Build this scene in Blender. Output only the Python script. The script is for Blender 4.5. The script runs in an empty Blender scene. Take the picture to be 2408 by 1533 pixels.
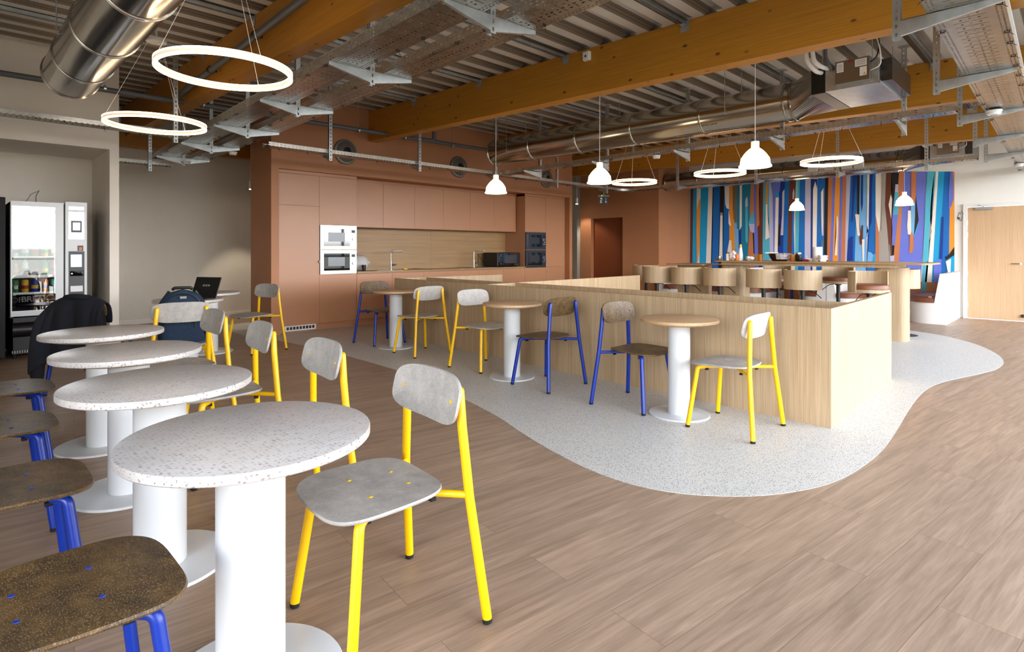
import bpy, bmesh, math, random
from mathutils import Vector, Matrix
PI = math.pi
random.seed(7)
scene = bpy.context.scene
COL = scene.collection

# ------------------------------------------------------------------ camera
cam_data = bpy.data.cameras.new('camera')
cam = bpy.data.objects.new('camera', cam_data)
COL.objects.link(cam)
cam_data.sensor_width = 36.0
cam_data.lens = 36.0 * 1342 / 2408
cam_data.shift_y = -179.5 / 2408
cam_data.clip_start = 0.05
cam.location = (0, 0, 1.27)
cam.rotation_euler = (PI / 2, 0, -PI / 4)
scene.camera = cam

# ------------------------------------------------------------------ world, view, big lights
def lin(h):
    h = h.lstrip('#')
    v = [int(h[i:i + 2], 16) / 255 for i in (0, 2, 4)]
    return tuple(c / 12.92 if c <= .04045 else ((c + .055) / 1.055) ** 2.4 for c in v) + (1,)

world = bpy.data.worlds.new('world')
scene.world = world
world.use_nodes = True
wn = world.node_tree
wn.nodes.clear()
wo = wn.nodes.new('ShaderNodeOutputWorld')
wb = wn.nodes.new('ShaderNodeBackground')
wt = wn.nodes.new('ShaderNodeTexCoord')
ws = wn.nodes.new('ShaderNodeSeparateXYZ')
wr = wn.nodes.new('ShaderNodeValToRGB')
wn.links.new(wt.outputs['Generated'], ws.inputs[0])
wn.links.new(ws.outputs['Z'], wr.inputs[0])
wr.color_ramp.elements[0].position = 0.0
wr.color_ramp.elements[0].color = (0.16, 0.17, 0.16, 1)
wr.color_ramp.elements[1].position = 0.6
wr.color_ramp.elements[1].color = (0.42, 0.52, 0.68, 1)
e = wr.color_ramp.elements.new(0.02)
e.color = (1.5, 1.5, 1.5, 1)
e = wr.color_ramp.elements.new(0.28)
e.color = (0.80, 0.88, 1.0, 1)
wn.links.new(wr.outputs[0], wb.inputs['Color'])
wb.inputs['Strength'].default_value = 7.0
wn.links.new(wb.outputs[0], wo.inputs[0])

def portal(name, loc, rot, sx, sy):
    ld = bpy.data.lights.new(name, 'AREA')
    ld.shape = 'RECTANGLE'
    ld.size = sx
    ld.size_y = sy
    ld.cycles.is_portal = True
    o = bpy.data.objects.new(name, ld)
    o.location = loc
    o.rotation_euler = rot
    COL.objects.link(o)
portal('window_daylight', (6.9, -1.62, 1.75), (-PI / 2, 0, 0), 12.8, 3.2)
portal('window_daylight_side', (-1.82, .2, 1.5), (PI / 2, 0, PI / 2 + PI), 2.8, 2.7)

scene.view_settings.view_transform = 'Standard'
scene.view_settings.look = 'None'
scene.view_settings.gamma = 1
scene.view_settings.use_curve_mapping = False
scene.view_settings.exposure = 0.6
cy = scene.cycles
cy.max_bounces = 7
cy.diffuse_bounces = 4
cy.glossy_bounces = 4
cy.transmission_bounces = 4
cy.transparent_max_bounces = 12
cy.sample_clamp_indirect = 6
cy.caustics_reflective = False
cy.caustics_refractive = False
cy.use_denoising = True

# ------------------------------------------------------------------ helpers
def link(o, parent=None):
    COL.objects.link(o)
    if parent is not None:
        o.parent = parent
    return o

def obj(name, bm, m, parent=None, smooth=False, loc=None, rz=None):
    me = bpy.data.meshes.new(name)
    bmesh.ops.recalc_face_normals(bm, faces=bm.faces)
    bm.to_mesh(me)
    bm.free()
    if smooth:
        for p in me.polygons:
            p.use_smooth = True
    for mm in (m if isinstance(m, (list, tuple)) else [m]):
        me.materials.append(mm)
    o = bpy.data.objects.new(name, me)
    link(o, parent)
    if smooth:
        try:
            me.set_sharp_from_angle(angle=math.radians(40))
        except Exception:
            pass
    if loc is not None:
        o.location = loc
    if rz is not None:
        o.rotation_euler = (0, 0, rz)
    return o

def tag(o, label, cat, group=None, kind=None):
    o['label'] = label
    o['category'] = cat
    if group:
        o['group'] = group
    if kind:
        o['kind'] = kind
    return o

def thing(name, label, cat, loc=(0, 0, 0), rz=0, group=None):
    o = bpy.data.objects.new(name, None)
    o.empty_display_size = .1
    link(o)
    o.location = loc
    o.rotation_euler = (0, 0, rz)
    return tag(o, label, cat, group)

def struct(name, bm, m, smooth=False):
    o = obj(name, bm, m, None, smooth)
    o['kind'] = 'structure'
    return o

def copy_tree(o, parent=None):
    c = o.copy()
    COL.objects.link(c)
    c.parent = parent
    for ch in list(o.children):
        copy_tree(ch, c)
    return c

def dup(root, loc, rz, label, group=None, cat=None):
    c = copy_tree(root)
    c.location = loc
    c.rotation_euler = (0, 0, rz)
    c['label'] = label
    if group:
        c['group'] = group
    if cat:
        c['category'] = cat
    return c

def NB():
    return bmesh.new()

def box(bm, x0, x1, y0, y1, z0, z1, mi=0, M=None, bev=0):
    vs = [Vector((x, y, z)) for z in (z0, z1) for (x, y) in ((x0, y0), (x1, y0), (x1, y1), (x0, y1))]
    if M is not None:
        vs = [M @ v for v in vs]
    v = [bm.verts.new(p) for p in vs]
    fs = []
    for q in ((3, 2, 1, 0), (4, 5, 6, 7), (0, 1, 5, 4), (1, 2, 6, 5), (2, 3, 7, 6), (3, 0, 4, 7)):
        f = bm.faces.new([v[i] for i in q])
        f.material_index = mi
        fs.append(f)
    if bev:
        es = list({e for f in fs for e in f.edges})
        bmesh.ops.bevel(bm, geom=es, offset=bev, segments=2, affect='EDGES', profile=.5)
    return v

def prism(bm, pts, z0, z1, mi=0):
    """plan polygon (x, y) extruded upwards"""
    a = [bm.verts.new((p[0], p[1], z0)) for p in pts]
    b = [bm.verts.new((p[0], p[1], z1)) for p in pts]
    n = len(pts)
    fs = [bm.faces.new(a[::-1]), bm.faces.new(b)]
    for i in range(n):
        fs.append(bm.faces.new((a[i], a[(i + 1) % n], b[(i + 1) % n], b[i])))
    for f in fs:
        f.material_index = mi
    return fs

def prism_x(bm, pts, x0, x1, mi=0):
    """profile (y, z) extruded along x"""
    a = [bm.verts.new((x0, p[0], p[1])) for p in pts]
    b = [bm.verts.new((x1, p[0], p[1])) for p in pts]
    n = len(pts)
    fs = [bm.faces.new(a), bm.faces.new(b[::-1])]
    for i in range(n):
        fs.append(bm.faces.new((a[i], b[i], b[(i + 1) % n], a[(i + 1) % n])))
    for f in fs:
        f.material_index = mi

def lathe(bm, prof, seg=32, c=(0, 0), mi=0, M=None):
    """profile [(r, z)] turned about z"""
    rings = []
    for r, z in prof:
        if r < 1e-6:
            p = Vector((c[0], c[1], z))
            rings.append([bm.verts.new(M @ p if M is not None else p)])
        else:
            ring = []
            for i in range(seg):
                t = 2 * PI * i / seg
                p = Vector((c[0] + r * math.cos(t), c[1] + r * math.sin(t), z))
                ring.append(bm.verts.new(M @ p if M is not None else p))
            rings.append(ring)
    for a, b in zip(rings, rings[1:]):
        if len(a) == 1 and len(b) == 1:
            continue
        for i in range(seg):
            j = (i + 1) % seg
            if len(a) == 1:
                f = bm.faces.new((a[0], b[i], b[j]))
            elif len(b) == 1:
                f = bm.faces.new((a[i], b[0], a[j]))
            else:
                f = bm.faces.new((a[i], b[i], b[j], a[j]))
            f.material_index = mi

def cyl(bm, c, r, z0, z1, seg=24, mi=0):
    lathe(bm, [(0, z0), (r, z0), (r, z1), (0, z1)], seg, c, mi)

def tube(bm, pts, r, seg=10, cap=True, mi=0, round_end=False):
    pts = [Vector(p) for p in pts]
    rr = r if isinstance(r, (list, tuple)) else [r] * len(pts)
    if round_end:
        d = (pts[-1] - pts[-2]).normalized()
        e = pts[-1]
        rl = rr[-1]
        rr = list(rr)
        for a in (30, 55, 75, 88):
            pts.append(e + d * rl * math.sin(math.radians(a)))
            rr.append(rl * math.cos(math.radians(a)))
    n = len(pts)
    rings = []
    up = None
    for i, p in enumerate(pts):
        if i == 0:
            t = (pts[1] - p)
        elif i == n - 1:
            t = (p - pts[i - 1])
        else:
            t = (pts[i + 1] - p).normalized() + (p - pts[i - 1]).normalized()
        t.normalize()
        if up is None:
            a = Vector((0, 0, 1)) if abs(t.z) < .9 else Vector((1, 0, 0))
            up = (a - t * a.dot(t)).normalized()
        else:
            up = (up - t * up.dot(t)).normalized()
        s = t.cross(up)
        rings.append([bm.verts.new(p + (up * math.cos(2 * PI * k / seg) + s * math.sin(2 * PI * k / seg)) * rr[i]) for k in range(seg)])
    for a, b in zip(rings, rings[1:]):
        for k in range(seg):
            f = bm.faces.new((a[k], a[(k + 1) % seg], b[(k + 1) % seg], b[k]))
            f.material_index = mi
    if cap:
        bm.faces.new(rings[0][::-1]).material_index = mi
        bm.faces.new(rings[-1]).material_index = mi

def bend(pts, rad=.04, seg=5):
    """round the corners of a polyline"""
    pts = [Vector(p) for p in pts]
    out = [pts[0]]
    for a, b, c in zip(pts, pts[1:], pts[2:]):
        u = (a - b)
        v = (c - b)
        d = min(rad, u.length * .45, v.length * .45)
        p0 = b + u.normalized() * d
        p1 = b + v.normalized() * d
        for i in range(seg + 1):
            t = i / seg
            out.append(p0 * (1 - t) ** 2 + b * 2 * t * (1 - t) + p1 * t * t)
    out.append(pts[-1])
    return out

def text(name, s, size, m, parent, loc, rot, extrude=.0008, spacing=1.0, bold=0):
    cu = bpy.data.curves.new(name, 'FONT')
    cu.body = s
    cu.size = size
    cu.extrude = extrude
    cu.offset = bold
    cu.space_character = spacing
    cu.align_x = 'CENTER'
    cu.align_y = 'CENTER'
    cu.materials.append(m)
    o = bpy.data.objects.new(name, cu)
    link(o, parent)
    bpy.context.view_layer.update()
    me = bpy.data.meshes.new_from_object(o)
    bpy.data.objects.remove(o)
    o = link(bpy.data.objects.new(name, me), parent)
    o.location = loc
    o.rotation_euler = rot
    return o

# ------------------------------------------------------------------ materials
def newmat(name):
    m = bpy.data.materials.new(name)
    m.use_nodes = True
    nt = m.node_tree
    return m, nt, nt.nodes['Principled BSDF']

def mth(nt, op, a, b=None, clamp=False):
    n = nt.nodes.new('ShaderNodeMath')
    n.operation = op
    n.use_clamp = clamp
    for i, v in enumerate((a, b)):
        if v is None:
            continue
        if isinstance(v, (int, float)):
            n.inputs[i].default_value = v
        else:
            nt.links.new(v, n.inputs[i])
    return n.outputs[0]

def coords(nt, scale=(1, 1, 1), rot=(0, 0, 0), kind='Object'):
    tc = nt.nodes.new('ShaderNodeTexCoord')
    mp = nt.nodes.new('ShaderNodeMapping')
    mp.inputs['Scale'].default_value = scale
    mp.inputs['Rotation'].default_value = rot
    nt.links.new(tc.outputs[kind], mp.inputs[0])
    return mp.outputs[0]

def noise(nt, vec, scale, detail=3, rough=.6, dist=0):
    n = nt.nodes.new('ShaderNodeTexNoise')
    n.inputs['Scale'].default_value = scale
    n.inputs['Detail'].default_value = detail
    n.inputs['Roughness'].default_value = rough
    n.inputs['Distortion'].default_value = dist
    nt.links.new(vec, n.inputs['Vector'])
    return n.outputs[0]

def ramp(nt, fac, stops):
    r = nt.nodes.new('ShaderNodeValToRGB')
    el = r.color_ramp.elements
    while len(el) > 1:
        el.remove(el[-1])
    for i, (p, c) in enumerate(stops):
        x = el[0] if i == 0 else el.new(p)
        x.position = p
        x.color = lin(c) if isinstance(c, str) else (c, c, c, 1)
    nt.links.new(fac, r.inputs[0])
    return r.outputs[0]

def mix(nt, fac, a, b, mode='MIX'):
    n = nt.nodes.new('ShaderNodeMix')
    n.data_type = 'RGBA'
    n.blend_type = mode
    for sock, v in ((n.inputs[0], fac), (n.inputs[6], a), (n.inputs[7], b)):
        if isinstance(v, (int, float)):
            sock.default_value = v
        elif isinstance(v, str):
            sock.default_value = lin(v)
        else:
            nt.links.new(v, sock)
    return n.outputs[2]

def bump(nt, bs, h, strength=.2, dist=.002):
    b = nt.nodes.new('ShaderNodeBump')
    b.inputs['Strength'].default_value = strength
    b.inputs['Distance'].default_value = dist
    nt.links.new(h, b.inputs['Height'])
    nt.links.new(b.outputs[0], bs.inputs['Normal'])

def plain(name, c, rough=.5, metal=0, spec=.5, var=.05, vs=3, emit=None, es=0, bmp=0):
    m, nt, b = newmat(name)
    b.inputs['Roughness'].default_value = rough
    b.inputs['Metallic'].default_value = metal
    b.inputs['Specular IOR Level'].default_value = spec
    n = noise(nt, coords(nt), vs, 3)
    v = ramp(nt, n, [(.3, 1 - var), (.7, 1 + var)])
    nt.links.new(mix(nt, 1.0, c, v, 'MULTIPLY'), b.inputs['Base Color'])
    if bmp:
        bump(nt, b, noise(nt, coords(nt), 180, 2), bmp, .001)
    if emit:
        b.inputs['Emission Color'].default_value = lin(emit)
        b.inputs['Emission Strength'].default_value = es
    return m

M = {}
M['terracotta'] = plain('terracotta_paint', '#b57b54', .55, var=.03, bmp=.05)
M['terracotta_front'] = plain('terracotta_laminate', '#b8835f', .36, spec=.6, var=.03, vs=2)
M['terracotta_dark'] = plain('terracotta_dark', '#7c3f1e', .5, var=.03)
M['beige'] = plain('beige_paint', '#f4ebde', .7, var=.02, bmp=.05)
M['greige'] = plain('greige_paint', '#e6dfd0', .7, var=.02, bmp=.05)
M['white_wall'] = plain('offwhite_paint', '#f5f1e9', .7, var=.02)
M['white'] = plain('white_lacquer', '#dadcdd', .25, var=.01)
M['white_matte'] = plain('white_matte', '#eceae6', .6, var=.01)
M['black'] = plain('black_plastic', '#101113', .35, var=.05)
M['black_matte'] = plain('black_matte', '#0c0c0d', .7, var=.05)
M['black_gloss'] = plain('black_glass', '#07080a', .03, spec=1.0, var=0)
M['yellow'] = plain('yellow_metal', '#f4bc00', .32, var=.01)
M['blue'] = plain('blue_metal', '#032d90', .32, var=.01)
M['steel'] = plain('brushed_steel', '#a3a3a0', .3, 1, var=.05)
M['steel_dark'] = plain('dark_steel', '#5a5c5e', .3, .9, var=.05)
M['chrome'] = plain('chrome', '#e0e0e0', .12, 1, var=0)
M['galv'] = plain('galvanised_steel', '#c3c8ca', .36, .9, var=.12, vs=14)
M['duct'] = plain('duct_steel', '#b6b0a6', .17, 1, var=.06, vs=5)
M['pipe'] = plain('grey_pipe', '#5d5f63', .45, var=.03)
M['leather'] = plain('brown_leather', '#7f4c33', .42, var=.08, vs=9, bmp=.15)
M['cloth_navy'] = plain('navy_cloth', '#0a0d18', .9, var=.2, vs=20, bmp=.3)
M['bag'] = plain('blue_bag_fabric', '#14293f', .85, var=.25, vs=60, bmp=.4)
M['rubber'] = plain('black_rubber', '#0b0b0c', .8, var=0)
M['glass_dark'] = M['black_gloss']
M['paper'] = plain('white_paper', '#f3f0ee', .9, var=.02)
M['red'] = plain('red_plastic', '#b01a18', .5, var=0)
M['orange'] = plain('orange_plastic', '#ea7a1a', .4, var=0)
M['amber'] = plain('amber_glass', '#b86a10', .08, spec=1, var=.3, vs=40)
M['teal'] = plain('teal_plastic', '#3fb0a0', .4, var=0)
M['green'] = plain('green_plastic', '#2f8a3a', .4, var=0)
M['bluecap'] = plain('blue_plastic', '#16309a', .4, var=0)
M['grey'] = plain('grey_plastic', '#8c8a86', .5, var=.02)
M['grey_vent'] = plain('grey_vent_metal', '#77716b', .4, .3, var=.03)
M['yellow_plastic'] = plain('yellow_plastic', '#f0c020', .4, var=0)
M['cap_white'] = plain('white_plastic', '#f4f4f2', .4, var=0)

def emit_mat(name, c, s):
    m, nt, b = newmat(name)
    b.inputs['Base Color'].default_value = lin('#ffffff')
    b.inputs['Emission Color'].default_value = lin(c)
    b.inputs['Emission Strength'].default_value = s
    return m
M['led'] = emit_mat('led_strip', '#ffdcb0', 7)
M['shade_glow'] = emit_mat('lit_shade', '#ffdcb0', 4)
M['shade_neck'] = emit_mat('lit_shade_neck', '#ffdcb0', .45)
M['ring_body'] = emit_mat('lit_diffuser', '#ffc490', .35)
M['screen'] = emit_mat('lit_screen', '#a9cdf0', .8)
M['green_led'] = emit_mat('green_led', '#20ff60', 6)
M['spot'] = emit_mat('lit_spot', '#ffe8c8', 40)

# oak veneer with fine upright grain
def oak(name, base='#c4ab88', dark='#9d8160', axis='z', var=1.0, rough=.5):
    m, nt, b = newmat(name)
    sc = {'z': (170, 170, 1.6), 'x': (1.6, 170, 170), 'y': (170, 1.6, 170)}[axis]
    sc2 = {'z': (16, 16, .4), 'x': (.4, 16, 16), 'y': (16, .4, 16)}[axis]
    n1 = noise(nt, coords(nt, sc), 1.0, 4, .65)
    n2 = noise(nt, coords(nt, sc2), 1.0, 3, .6, .3)
    c1 = mix(nt, ramp(nt, n1, [(.25, 0.0), (.58, 1.0)]), dark, base)
    c2 = mix(nt, mth(nt, 'MULTIPLY', ramp(nt, n2, [(.35, 1.0), (.6, 0.0)]), .35 * var), c1, dark)
    nt.links.new(c2, b.inputs['Base Color'])
    b.inputs['Roughness'].default_value = rough
    bump(nt, b, n1, .08, .001)
    return m
M['oak'] = oak('oak_veneer')
M['oak_top'] = oak('oak_tabletop', '#c9a67e', '#a9835c', 'x', .6, .4)
M['oak_bar'] = oak('oak_bar_top', '#b5905f', '#8a6638', 'y', .6, .35)
M['oak_edge'] = oak('oak_edge', '#b08f66', '#94734a', 'y', .4)
M['oak_splash'] = oak('oak_backsplash', '#b08d62', '#8a6a44', 'x', 1.2, .4)
M['oak_door'] = oak('oak_door_veneer', '#d2b08a', '#b89168', 'z', .8, .45)

def beam_mat():
    m, nt, b = newmat('glulam_spruce')
    n1 = noise(nt, coords(nt, (60, 1.6, 60)), 1.0, 5, .6, 1.2)
    base = mix(nt, ramp(nt, n1, [(.3, 0.0), (.7, 1.0)]), '#ae721a', '#c48828')
    tc = coords(nt, (1, .6, 1))
    vo = nt.nodes.new('ShaderNodeTexVoronoi')
    vo.inputs['Scale'].default_value = 7.5
    nt.links.new(tc, vo.inputs['Vector'])
    k = ramp(nt, vo.outputs['Distance'], [(.07, 1.0), (.14, 0.0)])
    g = mix(nt, mth(nt, 'MULTIPLY', k, .85), base, '#4a2006')
    # lamella joints every 40 mm
    sp = nt.nodes.new('ShaderNodeSeparateXYZ')
    nt.links.new(coords(nt), sp.inputs[0])
    fr = mth(nt, 'FRACT', mth(nt, 'MULTIPLY', sp.outputs['Z'], 12.5))
    ln = mth(nt, 'LESS_THAN', fr, .05)
    g = mix(nt, mth(nt, 'MULTIPLY', ln, .12), g, '#6a3808')
    nt.links.new(g, b.inputs['Base Color'])
    b.inputs['Roughness'].default_value = .42
    return m
M['beam'] = beam_mat()

def floor_mat():
    m, nt, b = newmat('wood_plank_vinyl')
    rot = math.radians(7.5)
    v = coords(nt, (1, 1, 1), (0, 0, rot))
    br = nt.nodes.new('ShaderNodeTexBrick')
    br.offset = .37
    br.inputs['Scale'].default_value = 1.0
    br.inputs['Brick Width'].default_value = 1.5
    br.inputs['Row Height'].default_value = .23
    br.inputs['Mortar Size'].default_value = .0012
    br.inputs['Mortar Smooth'].default_value = .0
    br.inputs['Bias'].default_value = 0
    br.inputs['Color1'].default_value = (0, 0, 0, 1)
    br.inputs['Color2'].default_value = (1, 1, 1, 1)
    br.inputs['Mortar'].default_value = (.5, .5, .5, 1)
    nt.links.new(v, br.inputs['Vector'])
    # per plank shift of the grain
    add = nt.nodes.new('ShaderNodeVectorMath')
    add.operation = 'MULTIPLY_ADD'
    nt.links.new(br.outputs['Color'], add.inputs[0])
    add.inputs[1].default_value = (7, 3, 5)
    nt.links.new(v, add.inputs[2])
    mp = nt.nodes.new('ShaderNodeMapping')
    mp.inputs['Scale'].default_value = (1.6, 22, 1)
    nt.links.new(add.outputs[0], mp.inputs[0])
    n1 = noise(nt, mp.outputs[0], 1.0, 6, .62, .8)
    mp2 = nt.nodes.new('ShaderNodeMapping')
    mp2.inputs['Scale'].default_value = (5, 130, 1)
    nt.links.new(add.outputs[0], mp2.inputs[0])
    n2 = noise(nt, mp2.outputs[0], 1.0, 3, .6)
    c = mix(nt, ramp(nt, n1, [(.3, 0.0), (.68, 1.0)]), '#917964', '#b59880')
    c = mix(nt, mth(nt, 'MULTIPLY', ramp(nt, n2, [(.35, 1.0), (.55, 0.0)]), .22), c, '#6a5040')
    tone = ramp(nt, br.outputs['Color'], [(0, .93), (1, 1.06)])
    c = mix(nt, 1.0, c, tone, 'MULTIPLY')
    c = mix(nt, mth(nt, 'MULTIPLY', br.outputs['Fac'], .55), c, '#5a4030')
    nt.links.new(c, b.inputs['Base Color'])
    b.inputs['Roughness'].default_value = .42
    b.inputs['Specular IOR Level'].default_value = .35
    return m
M['floor'] = floor_mat()

def speckle(name, base, stops, scale, rough=.4, thr=.16, blot=None, aniso=(1, 1, 1)):
    """voronoi flakes: stops = [(upper random value, colour)]"""
    m, nt, b = newmat(name)
    v = coords(nt, aniso)
    vo = nt.nodes.new('ShaderNodeTexVoronoi')
    vo.inputs['Scale'].default_value = scale
    nt.links.new(v, vo.inputs['Vector'])
    fac = ramp(nt, vo.outputs['Distance'], [(thr, 1.0), (thr + .12, 0.0)])
    sp = nt.nodes.new('ShaderNodeSeparateColor')
    nt.links.new(vo.outputs['Color'], sp.inputs[0])
    cr = ramp(nt, sp.outputs[0], stops)
    c = mix(nt, fac, base, cr)
    if blot:
        n = noise(nt, v, 4, 3)
        c = mix(nt, mth(nt, 'MULTIPLY', ramp(nt, n, [(.4, 0.0), (.7, 1.0)]), .5), c, blot)
    nt.links.new(c, b.inputs['Base Color'])
    b.inputs['Roughness'].default_value = rough
    return m
M['terrazzo'] = speckle('terrazzo_vinyl', '#d6d2ca', [(0, '#5c5a5c'), (.25, '#8a7f6a'), (.5, '#d6d2ca'), (.75, '#6f6d74'), (1, '#dedad4')], 115, .45, .3)
M['stone'] = speckle('stone_composite', '#d0cac5', [(0, '#6e6068'), (.3, '#9c8a7e'), (.45, '#d0cac5'), (1, '#d8d3ce')], 140, .32, .3, '#bfb3aa', (.6, 1.5, 1))

def shell_mat(name, a, b_, fleck, fs=.5, rough=.75):
    m, nt, b = newmat(name)
    v = coords(nt)
    n1 = noise(nt, v, 11, 6, .75)
    n2 = noise(nt, coords(nt, (1, 2.2, 1)), 160, 3, .7)
    c = mix(nt, ramp(nt, n1, [(.35, 0.0), (.68, 1.0)]), a, b_)
    c = mix(nt, mth(nt, 'MULTIPLY', ramp(nt, n2, [(.52, 0.0), (.68, 1.0)]), fs), c, fleck)
    nt.links.new(c, b.inputs['Base Color'])
    b.inputs['Roughness'].default_value = rough
    bump(nt, b, n2, .12, .001)
    return m
M['shell_grey'] = shell_mat('grey_pressed_fibre', '#a09b95', '#bfbab3', '#77736f', .5, .6)
M['shell_brown'] = shell_mat('brown_pressed_fibre', '#271a0e', '#6a4f2c', '#b39560', .6, .45)

def holes_mat(name, c, rough, metal, px, py, fx, fy, off=0):
    """sheet with slots cut through: local x along the sheet, (y+z) across"""
    m, nt, b = newmat(name)
    b.inputs['Base Color'].default_value = lin(c)
    b.inputs['Roughness'].default_value = rough
    b.inputs['Metallic'].default_value = metal
    sp = nt.nodes.new('ShaderNodeSeparateXYZ')
    nt.links.new(coords(nt), sp.inputs[0])
    u = sp.outputs['X']
    v = mth(nt, 'ADD', sp.outputs['Y'], sp.outputs['Z'])
    row = mth(nt, 'FLOOR', mth(nt, 'MULTIPLY', v, 1 / py))
    u = mth(nt, 'ADD', mth(nt, 'MULTIPLY', u, 1 / px), mth(nt, 'MULTIPLY', row, off))
    a = mth(nt, 'LESS_THAN', mth(nt, 'FRACT', u), fx)
    q = mth(nt, 'LESS_THAN', mth(nt, 'FRACT', mth(nt, 'MULTIPLY', v, 1 / py)), fy)
    h = mth(nt, 'MULTIPLY', a, q)
    nt.links.new(mth(nt, 'SUBTRACT', 1.0, h), b.inputs['Alpha'])
    n = noise(nt, coords(nt), 12, 2)
    nt.links.new(mix(nt, 1.0, c, ramp(nt, n, [(.3, .85), (.7, 1.1)]), 'MULTIPLY'), b.inputs['Base Color'])
    return m
def tray_mat(w):
    m, nt, b = newmat('perforated_tray')
    c = '#8a8177'
    b.inputs['Roughness'].default_value = .26
    b.inputs['Metallic'].default_value = .95
    sp = nt.nodes.new('ShaderNodeSeparateXYZ')
    nt.links.new(coords(nt), sp.inputs[0])
    x = sp.outputs['X']
    y = mth(nt, 'ABSOLUTE', sp.outputs['Y'])
    def band(v, at, half):
        return mth(nt, 'LESS_THAN', mth(nt, 'ABSOLUTE', mth(nt, 'SUBTRACT', v, at)), half)
    def pulse(v, per, duty, off=0.0):
        return mth(nt, 'LESS_THAN', mth(nt, 'FRACT', mth(nt, 'ADD', mth(nt, 'MULTIPLY', v, 1 / per), off)), duty)
    rows = mth(nt, 'ADD', mth(nt, 'MULTIPLY', band(y, w / 2 - .020, .0042), pulse(x, .03, .6)), mth(nt, 'MULTIPLY', band(y, w / 2 - .042, .0042), pulse(x, .03, .6, .5)))
    mid = mth(nt, 'ADD', mth(nt, 'MULTIPLY', pulse(x, .09, .07), mth(nt, 'LESS_THAN', y, w * .24)), mth(nt, 'MULTIPLY', pulse(x, .09, .22, .6), band(y, w * .13, .006)))
    mid = mth(nt, 'ADD', mid, mth(nt, 'MULTIPLY', pulse(x, .045, .3, .35), mth(nt, 'LESS_THAN', y, .006)))
    h = mth(nt, 'MINIMUM', mth(nt, 'ADD', rows, mid), 1.0)
    nt.links.new(mth(nt, 'SUBTRACT', 1.0, h), b.inputs['Alpha'])
    n = noise(nt, coords(nt), 9, 2)
    nt.links.new(mix(nt, 1.0, c, ramp(nt, n, [(.3, .8), (.7, 1.15)]), 'MULTIPLY'), b.inputs['Base Color'])
    return m
TRAYM = {}
M['tray_side'] = holes_mat('slotted_tray_side', '#cfcac0', .3, .9, .05, .024, .42, .3, 0)

def slot_z(name, c, rough, metal):
    m, nt, b = newmat(name)
    b.inputs['Base Color'].default_value = lin(c)
    b.inputs['Roughness'].default_value = rough
    b.inputs['Metallic'].default_value = metal
    sp = nt.nodes.new('ShaderNodeSeparateXYZ')
    nt.links.new(coords(nt), sp.inputs[0])
    a = mth(nt, 'LESS_THAN', mth(nt, 'FRACT', mth(nt, 'MULTIPLY', sp.outputs['Z'], 20)), .5)
    h = mth(nt, 'MULTIPLY', a, mth(nt, 'LESS_THAN', mth(nt, 'MINIMUM', mth(nt, 'ABSOLUTE', sp.outputs['Y']), mth(nt, 'ABSOLUTE', sp.outputs['X'])), .0065))
    nt.links.new(mth(nt, 'SUBTRACT', 1.0, h), b.inputs['Alpha'])
    return m
M['post'] = slot_z('slotted_channel', '#c3c8ca', .36, .9)

def deck_mat():
    m, nt, b = newmat('perforated_deck_web')
    v = coords(nt)
    vo = nt.nodes.new('ShaderNodeTexVoronoi')
    vo.inputs['Scale'].default_value = 70
    vo.inputs['Randomness'].default_value = .15
    nt.links.new(v, vo.inputs['Vector'])
    k = ramp(nt, vo.outputs['Distance'], [(.28, 1.0), (.36, 0.0)])
    nt.links.new(mix(nt, mth(nt, 'MULTIPLY', k, .8), '#7d6f5f', '#16120e'), b.inputs['Base Color'])
    b.inputs['Roughness'].default_value = .45
    b.inputs['Metallic'].default_value = .3
    return m
M['deck_web'] = deck_mat()
M['deck'] = plain('deck_steel', '#cfcdc8', .45, .2, var=.06)

# ------------------------------------------------------------------ the setting
def zbeam(y):          # underside of the roof beams (the roof rises gently towards the kitchen)
    return 2.915 + .0195 * y
def zdeck(y):
    return zbeam(y) + .5

bm = NB(); box(bm, -1.8, 13.6, -1.6, 11.5, -.1, 0)
struct('floor', bm, M['floor'])

FL = [(3.322, 7.994), (3.40, 7.2), (3.424, 6.374), (3.42, 5.7), (3.385, 5.043), (3.27, 4.36), (3.142, 3.725), (2.989, 3.144), (2.854, 2.778),
      (2.72, 2.36), (2.64, 1.98), (2.645, 1.70), (2.72, 1.483), (2.846, 1.31), (3.011, 1.159), (3.245, 1.029), (3.522, .945), (3.888, .905),
      (4.274, .898), (4.772, .926), (5.484, .977), (6.1, 1.003), (6.55, .985), (6.979, .898), (7.555, .728), (7.98, .640), (8.53, .635),
      (9.158, .761), (9.866, 1.04), (10.431, 1.442), (10.75, 1.9), (11.1, 2.7), (11.3, 3.6), (11.4, 4.6), (11.6, 6.0), (11.95, 7.1), (11.95, 8.5),
      (10.3, 8.58), (3.6, 8.58), (3.8, 10.3), (3.42, 10.2), (3.15, 9.34), (3.2, 8.6)]
def smooth_loop(P, seg=4):
    out = []
    n = len(P)
    for i in range(n):
        p0, p1, p2, p3 = P[i - 1], P[i], P[(i + 1) % n], P[(i + 2) % n]
        if i >= 35:
            out.append(p1)
            continue
        for k in range(seg):
            t = k / seg
            out.append(tuple(.5 * ((2 * p1[a]) + (-p0[a] + p2[a]) * t + (2 * p0[a] - 5 * p1[a] + 4 * p2[a] - p3[a]) * t * t + (-p0[a] + 3 * p1[a] - 3 * p2[a] + p3[a]) * t ** 3) for a in (0, 1)))
    return out
bm = NB(); prism(bm, smooth_loop(FL), -.02, .002)
struct('floor_speckled', bm, M['terrazzo'])

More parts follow.
